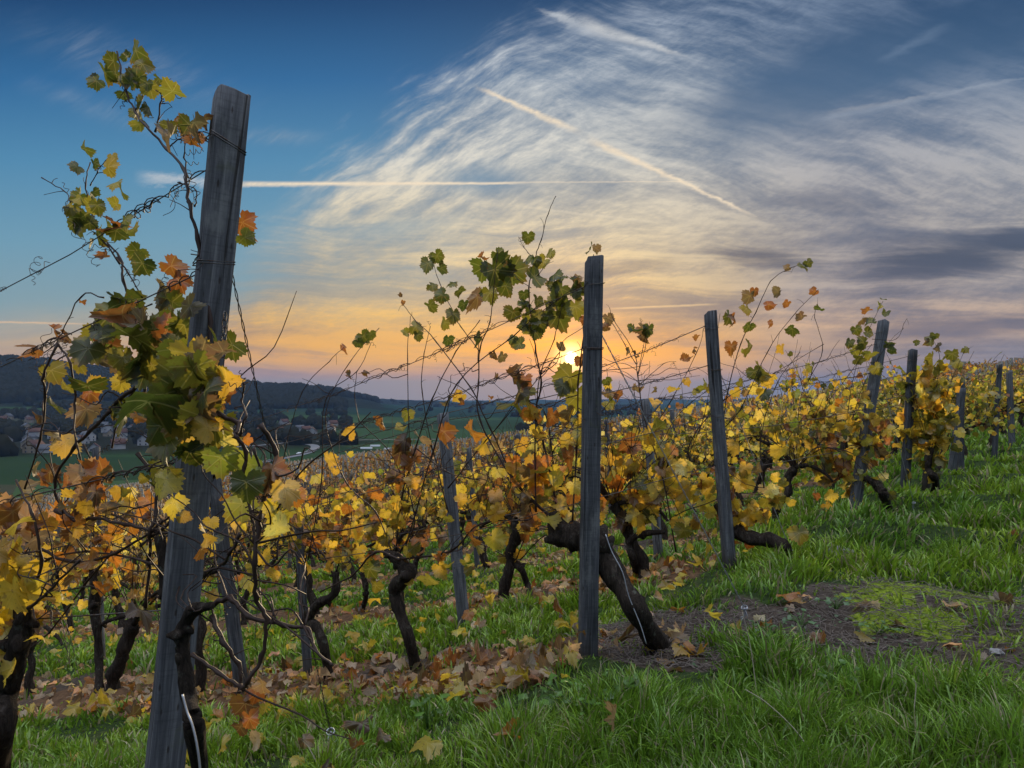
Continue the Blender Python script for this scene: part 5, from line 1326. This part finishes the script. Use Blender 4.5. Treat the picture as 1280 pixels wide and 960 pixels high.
def stone(px, py, s, label):
    g = ground_hit(px, py); bm = bmesh.new(); bmesh.ops.create_icosphere(bm, subdivisions=3, radius=1.0)
    o_ = rng.uniform(0, 50, 3)
    for v in bm.verts:
        d = 1 + 0.35 * mnoise.noise(v.co * 1.4 + Vector(o_)) + 0.12 * mnoise.noise(v.co * 4 + Vector(o_))
        v.co = Vector((v.co.x * s * d, v.co.y * s * 0.8 * d, v.co.z * s * 0.55 * d))
    me = bpy.data.meshes.new('stone'); bm.to_mesh(me); bm.free(); me.materials.append(M['stone'])
    o = link('stone', me); o.location = (g.x, g.y, hgt(g.x, g.y) + s * 0.15); o.rotation_euler = (0, 0, rng.uniform(0, 6)); tag(o, label, 'stone')
stone(1050, 700, 0.10, 'flat grey stone in the grass beyond the bare strip')
stone(1268, 922, 0.05, 'pale stone at the right edge near the bottom')
stone(1246, 812, 0.035, 'small grey stone on the moss')
stone(1262, 868, 0.03, 'small dark stone below the moss')
stone(838, 915, 0.03, 'pale grey pebble in the grass')
stone(1252, 860, 0.022, 'tiny pale stone below the moss')
# dry stalks
for pts, lab in (([(1042, 965), (1000, 920), (960, 880), (932, 862)], 'long pale dry stalk leaning through the front grass'), ([(948, 864), (940, 820), (934, 790), (928, 765)], 'thin upright dry stalk at the foot of the pale guy wire'),
                 ([(1144, 940), (1142, 900), (1145, 858), (1141, 848)], 'pale dry stalk upright in the grass at the right')):
    g0 = ground_hit(*pts[0]); d0 = g0.y - 0.05; P = np.array([ray(a, b) * d0 for a, b in pts]); P[0, 2] = hgt(P[0, 0], P[0, 1]) - .02 if P[0, 2] < hgt(P[0, 0], P[0, 1]) + 0.1 else P[0, 2]
    mb = MB(); tube(mb, smooth_path(P, 6), np.linspace(0.0024, 0.0012, (len(P) - 1) * 6 + 1), 5); tag(mb.build('dry_stalk', M['straw'], origin=P[0]), lab, 'stalk')
# broad leaved weeds in the grass
def weed(px, py, label, n, size, col=(0.10, 0.20, 0.035), hh=0.10):
    g = ground_hit(px, py); z = hgt(g.x, g.y); o3 = (g.x, g.y, z); e = thing('weed', o3, label, 'weed')
    st, lv = MB(), MB(); pos, tp, nr = [], [], []
    for i in range(n):
        a = rng.uniform(0, 6.28); L = rng.uniform(0.03, 0.11); q = np.array([g.x + math.cos(a) * L, g.y + math.sin(a) * L, z + hh * rng.uniform(0.6, 1.4)])
        tube(st, smooth_path(np.array([[g.x, g.y, z - .01], [g.x + math.cos(a) * L * .4, g.y + math.sin(a) * L * .4, z + hh * .7], q]), 3), 0.0016, 4, (0.1, 0.2, 0.04))
        pos.append(q); tp.append([math.cos(a), math.sin(a), rng.uniform(-.3, .3)]); nr.append([rng.normal(0, .2), rng.normal(-.2, .2), 1])
    c = np.array([col]) * rng.uniform(0.6, 1.3, (n, 1))
    put_leaves(lv, np.array(pos), np.array(tp, float), np.array(nr), rng.uniform(0.4, 1.2, n) * size * 0.85, c, rng.uniform(0.3, 0.8, n), 1)
    st.build('stems', M['grass'], e, attrs=True, origin=o3); lv.build('leaves', M['grass'], e, attrs=True, origin=o3)
weed(705, 905, 'bright green lobed weed in the grass left of centre', 16, 0.034)
weed(765, 898, 'bright green lobed weed right under the sunset post', 20, 0.036)
weed(735, 925, 'low green weed between the two lobed ones', 12, 0.03)
weed(668, 915, 'small green weed left of the lobed ones', 9, 0.026)
weed(1002, 786, 'grey green weed on the bare strip beside the guy wire', 14, 0.022, (0.12, 0.2, 0.09), 0.05)
weed(1045, 772, 'low grey green weed on the middle of the bare strip', 14, 0.022, (0.12, 0.2, 0.09), 0.05)
weed(962, 800, 'grey green weed in front of the curled orange leaf', 14, 0.024, (0.12, 0.2, 0.09), 0.05)
weed(1100, 792, 'low weed between the bare earth and the moss', 12, 0.02, (0.14, 0.24, 0.07), 0.04)
weed(535, 912, 'dark green weed low in the grass left of the rusty leaf', 10, 0.028)
weed(1040, 860, 'round leaved weed in the long grass at the right', 10, 0.022)
# dead roots and twigs strewn on the bare strip
def twigs():
    mb = MB(); n = 2200
    x, y, r = wedge_samples(n * 14, 2.6, 7.5, -5, 38); cv = cover(x, y); k = np.nonzero((cv['dirt'] + cv['moss'] * 0.25) > rng.uniform(0.2, 1, len(x)))[0][:n]
    for i in k:
        L = rng.uniform(0.02, 0.14); a = rng.uniform(0, 6.28); z = hgt(x[i], y[i]) + 0.006
        P = np.array([[x[i], y[i], z], [x[i] + math.cos(a) * L * .5 + rng.normal(0, .006), y[i] + math.sin(a) * L * .5, z + rng.uniform(0, .025)], [x[i] + math.cos(a) * L, y[i] + math.sin(a) * L, z + rng.uniform(-.005, .03)]])
        tube(mb, smooth_path(P, 2), rng.uniform(0.0007, 0.0022), 4)
    tag(mb.build('twig_litter', M['twig']), 'thin dry twigs and root bits strewn on the bare strip', 'twigs', kind='stuff')
twigs()
def ground_cover():
    n = 26000; x, y, r = wedge_samples(n, 2.4, 8, 0, 40); cv = cover(x, y)
    keep = rng.uniform(0, 1, n) < np.clip(cv['dirt'] * 0.35 + cv['moss'] * 0.55, 0, 1) * np.clip(0.6 + vnoise(x, y, 0.22, 61), 0, 1); x, y = x[keep], y[keep]; n = len(x)
    mo = cv['moss'][keep] > 0.4
    z = height(x, y) + rng.uniform(0.002, 0.02, n); nr = rng.normal(0, .3, (n, 3)); nr[:, 2] += 1; tp = rng.normal(0, 1, (n, 3)); tp[:, 2] *= .2
    c = np.where(mo[:, None], np.array([0.20, 0.26, 0.03]), np.array([0.11, 0.18, 0.08])) * rng.uniform(0.6, 1.4, (n, 1))
    mb = MB(); put_leaves(mb, np.stack([x, y, z], 1), tp, nr, rng.uniform(0.005, 0.014, n), c, rng.uniform(0, .5, n), 3)
    tag(mb.build('ground_cover', M['grass'], attrs=True), 'tiny low weeds and moss on the bare strip', 'ground cover', kind='stuff')
ground_cover()

# ------------------------------------------------------------------ the valley: road, village, trees
def ribbon(name, pxs, w, label):
    P = [ground_hit(a, b, far=3000) for a, b in pxs]; P = smooth_path(np.array(P), 8)
    t = np.gradient(P, axis=0)[:, :2]; t /= np.linalg.norm(t, axis=1)[:, None]; s = np.stack([-t[:, 1], t[:, 0]], 1) * w / 2
    V_ = []; 
    for p, q in zip(P, s):
        for g in (-1, 1):
            X, Y = p[0] + g * q[0], p[1] + g * q[1]; V_.append((X, Y, float(base_height(np.array([X]), np.array([Y]))[0]) + 0.35))
    n = len(P); i = np.arange(n - 1)[:, None] * 2; f = i + np.array([[0, 1, 3, 2]])
    o = MB().add(np.array(V_), [f]).build(name, M['asphalt']); o['kind'] = 'structure'
ribbon('road', [(300, 583), (350, 574), (382, 567), (394, 560), (388, 556), (360, 554), (325, 557), (280, 560)], 7, '')
ribbon('road', [(395, 552), (470, 550), (540, 549.5), (620, 551)], 5, '')
HOUSES = []
def house(px, py, w, d, h, rot, wall, roof, label, ridge=None, hip=False):
    w, d, h = w * .85, d * .85, h * .9; g = ground_hit(px, py, far=4000); HOUSES.append((g.x, g.y)); z = g.z - 0.6; e = thing('house', (g.x, g.y, z), label, 'house', 'houses of the village in the valley'); e.rotation_euler = (0, 0, rot)
    rh = ridge or w * 0.42; a, b = w / 2, d / 2
    V_ = [(-a, -b, 0), (a, -b, 0), (a, b, 0), (-a, b, 0), (-a, -b, h), (a, -b, h), (a, b, h), (-a, b, h), (0, -b, h + rh), (0, b, h + rh)]
    mb = MB(); mb.add(np.array(V_), [np.array([[1, 0, 4, 5], [2, 1, 5, 6], [3, 2, 6, 7], [0, 3, 7, 4]])[:, ::-1], np.array([[4, 5, 8], [6, 7, 9]])]); mb.build('wall', wall, e, smooth=False)
    o_ = 0.45; mb = MB()
    for sg in (-1, 1):
        p = [(sg * (a + o_), -b - o_, h - o_ * rh / a), (sg * (a + o_), b + o_, h - o_ * rh / a), (0, b + o_, h + rh), (0, -b - o_, h + rh)]
        P = np.array(p); P = np.vstack([P + [0, 0, 0.05], P + [0, 0, 0.3]])
        mb.add(P, [np.array([[0, 1, 2, 3], [7, 6, 5, 4], [0, 4, 5, 1], [1, 5, 6, 2], [2, 6, 7, 3], [3, 7, 4, 0]])])
    mb.build('roof', roof, e, smooth=False)
    for fy, nrm in ((-b - 0.03, 0), ):
        for fx in (-a * .5, a * .5):
            for fz in np.arange(1.0, h - 0.8, 2.7):
                q = MB(); q.add(np.array([(fx - .55, fy, fz), (fx + .55, fy, fz), (fx + .55, fy, fz + 1.3), (fx - .55, fy, fz + 1.3), (fx - .55, fy - .04, fz), (fx + .55, fy - .04, fz), (fx + .55, fy - .04, fz + 1.3), (fx - .55, fy - .04, fz + 1.3)]),
                      [np.array([[4, 5, 6, 7], [0, 1, 5, 4], [3, 7, 6, 2], [0, 4, 7, 3], [1, 2, 6, 5]])]); q.build('window', M['glass'], e, smooth=False)
hs = [(36, 560, 12, 16, 6, 'large ochre house with a broad gable at the left edge of the village', 'render_b', 'slate'),
      (66, 548, 10, 12, 5, 'pale house right of the large ochre one', 'render', 'tiles'), (134, 541, 13, 15, 7, 'bright white house seen through the leaves left of the big front post', 'render', 'slate'),
      (150, 552, 11, 12, 5, 'low white house below the bright white one', 'render', 'slate'), (386, 540, 9, 11, 5, 'small white gabled house in the trees above the road bend', 'render', 'slate'),
      (413, 540, 10, 13, 7, 'tallest white gabled house right of the road bend', 'render', 'tiles'), (371, 544, 8, 10, 4, 'low house left of the small gabled house', 'render', 'slate')]
for (px, py, w, d, h, lab, wl, rf) in hs: house(px, py, w, d, h, rng.uniform(-0.4, 0.4) - math.atan2(px - 640, FPX), M[wl], M[rf], lab)
side = [('at the far left edge', 0, 70), ('left of the big post', 70, 190), ('behind the big post', 190, 300), ('above the valley road', 300, 450)]
cnt = {}
for i in range(62):
    px = rng.uniform(0, 240) if i < 48 else rng.uniform(240, 430); py = rng.uniform(523, 566) if px < 240 else rng.uniform(530, 546)
    wl = ['render', 'render', 'render', 'render_b'][rng.integers(4)]; rf = ['tiles', 'tiles', 'slate'][rng.integers(3)]
    nm = [s for s, a, b in side if a <= px < b][0]
    key = (nm, wl, rf); cnt[key] = cnt.get(key, 0) + 1
    lab = f"{'white' if wl == 'render' else 'ochre'} house with {'reddish' if rf == 'tiles' else 'dark'} roof, {ordn(cnt[key] - 1)} of its kind {nm}"
    house(px, py, rng.uniform(8, 12), rng.uniform(10, 15), rng.uniform(3.5, 7), rng.uniform(-1.2, 1.2), M[wl], M[rf], lab)
for px, py, L, lab in ((458, 561, 9, 'long white greenhouse tunnel in the green valley field'), (469, 558, 8, 'shorter white greenhouse tunnel behind the long one'), (485, 562, 6, 'small white tunnel right of the two greenhouses')):
    g = ground_hit(px, py, far=3000); mb = MB(); th = np.linspace(0, np.pi, 9); e = thing('greenhouse', (g.x, g.y, g.z - .2), lab, 'greenhouse', 'greenhouse tunnels in the valley'); e.rotation_euler = (0, 0, 0.15)
    P = np.array([[x, 2.2 * math.cos(a), 1.6 * math.sin(a)] for x in np.linspace(-L / 2, L / 2, 9) for a in th]); i = np.arange(8)[:, None] * 9; j = np.arange(8)[None]
    mb.add(P, [np.stack([i + j, i + j + 1, i + j + 10, i + j + 9], -1).reshape(-1, 4)]); mb.build('cover', M['film'], e)
    for x in (-L / 2, L / 2):
        q = MB(); q.add(np.array([[x, 2.2 * math.cos(a), 1.6 * math.sin(a)] for a in th]), [np.arange(9)[None]]); q.build('end_wall', M['film'], e, smooth=False)
g = ground_hit(374.5, 568.5, far=3000); e = thing('car', (g.x, g.y, g.z + .3), 'tiny white car on the bend of the valley road', 'car'); e.rotation_euler = (0, 0, 0.5)
def box(x0, x1, y0, y1, z0, z1, tx=0.0):
    return np.array([(x0, y0, z0), (x1, y0, z0), (x1, y1, z0), (x0, y1, z0), (x0 + tx, y0 + .1, z1), (x1 - tx, y0 + .1, z1), (x1 - tx, y1 - .1, z1), (x0 + tx, y1 - .1, z1)]), [np.array([[0, 3, 2, 1], [4, 5, 6, 7], [0, 1, 5, 4], [1, 2, 6, 5], [2, 3, 7, 6], [3, 0, 4, 7]])]
mb = MB(); mb.add(*box(-2.2, 2.2, -.9, .9, .35, .95, .1)); mb.add(*box(-1.5, 1.2, -.8, .8, .94, 1.5, .45)); mb.build('body', M['white_paint'], e, smooth=False)
for wx in (-1.4, 1.4):
    for wy in (-.9, .9):
        mb = MB(); tube(mb, np.array([[wx, wy - .1, .33], [wx, wy, .33], [wx, wy + .1, .33]]), .33, 12); mb.build('wheel', M['glass'], e)
# trees beyond counting: the wooded bottom, the copses and the forest on the ridges
def forest():
    V0 = []; bm = bmesh.new(); bmesh.ops.create_icosphere(bm, subdivisions=2, radius=1.0); base = np.array([v.co[:] for v in bm.verts]); F = np.array([[v.index for v in f.verts] for f in bm.faces]); bm.free()
    pts = []
    n = 9000; x, y, r = wedge_samples(n, 470, 1500, -38, -2)
    px = 640 + FPX * x / y; k = (px < 440) & (rng.uniform(0, 1, n) < (0.25 + 0.75 * sm(-px, -300, -200)) * sm(vnoise(x, y, 60, 71), -0.5, 0.2)) & (r > 640 - 90 * vnoise(x, y, 120, 72)); pts.append((x[k], y[k], rng.uniform(3.5, 7.5, k.sum())))
    n = 16000; x, y, r = wedge_samples(n, 1400, 2700, -38, -10); z = base_height(x, y); k = (z > -12 + 18 * vnoise(x, y, 260, 5)); pts.append((x[k], y[k], rng.uniform(6, 10, k.sum())))
    n = 5000; x, y, r = wedge_samples(n, 700, 3300, -20, 30); k = vnoise(x, y, 150, 74) > 0.55; pts.append((x[k], y[k], rng.uniform(3.5, 8, k.sum())))
    x = np.concatenate([p[0] for p in pts]); y = np.concatenate([p[1] for p in pts]); s = np.concatenate([p[2] for p in pts]); n = len(x); z = base_height(x, y)
    hx = np.array(HOUSES); hr = np.hypot(hx[:, 0], hx[:, 1]); ha = np.arctan2(hx[:, 0], hx[:, 1]); tr_ = np.hypot(x, y); ta = np.arctan2(x, y)
    bad = ((np.abs(ta[:, None] - ha) * hr < 9 + s[:, None]) & (tr_[:, None] < hr + 12) & (tr_[:, None] > hr - 110)).any(1)   # gardens and lanes in front of the houses
    x, y, z, s = x[~bad], y[~bad], z[~bad], s[~bad]; n = len(x)
    D = 1 + 0.35 * rng.uniform(-1, 1, (n, len(base)))
    W = base[None] * D[..., None] * s[:, None, None] * np.array([1, 1, 1.15]) + np.stack([x, y, z + s * 0.65], 1)[:, None]
    f = (F[None] + (np.arange(n) * len(base))[:, None, None]).reshape(-1, 3)
    mb = MB(); mb.add(W.reshape(-1, 3), [f]); o = mb.build('forest', M['tree'], smooth=True); tag(o, 'dark woods around the village and on the ridge', 'forest', kind='stuff'); print('forest', n)
forest()

# ------------------------------------------------------------------ the air of the valley
def haze():
    m = bpy.data.materials.new('valley_haze'); m.use_nodes = True; t = m.node_tree; t.nodes.clear(); N.tree = t
    v = new('ShaderNodeVolumePrincipled'); v.inputs['Color'].default_value = (0.38, 0.62, 1.0, 1); v.inputs['Density'].default_value = HAZE; v.inputs['Anisotropy'].default_value = -0.45
    o = new('ShaderNodeOutputMaterial'); N.tree.links.new(v.outputs[0], o.inputs['Volume'])
    x0, x1, y0, y1, z0, z1 = -8600, 8600, -8600, 8600, VALLEY - 5, 190
    V_ = np.array([(x0, y0, z0), (x1, y0, z0), (x1, y1, z0), (x0, y1, z0), (x0, y0, z1), (x1, y0, z1), (x1, y1, z1), (x0, y1, z1)])
    ob = MB().add(V_, [np.array([[0, 3, 2, 1], [4, 5, 6, 7], [0, 1, 5, 4], [1, 2, 6, 5], [2, 3, 7, 6], [3, 0, 4, 7]])]).build('haze', m, smooth=False)
    tag(ob, 'thin bluish evening haze filling the valley', 'haze', kind='stuff')
HAZE = 0.75e-4
haze()
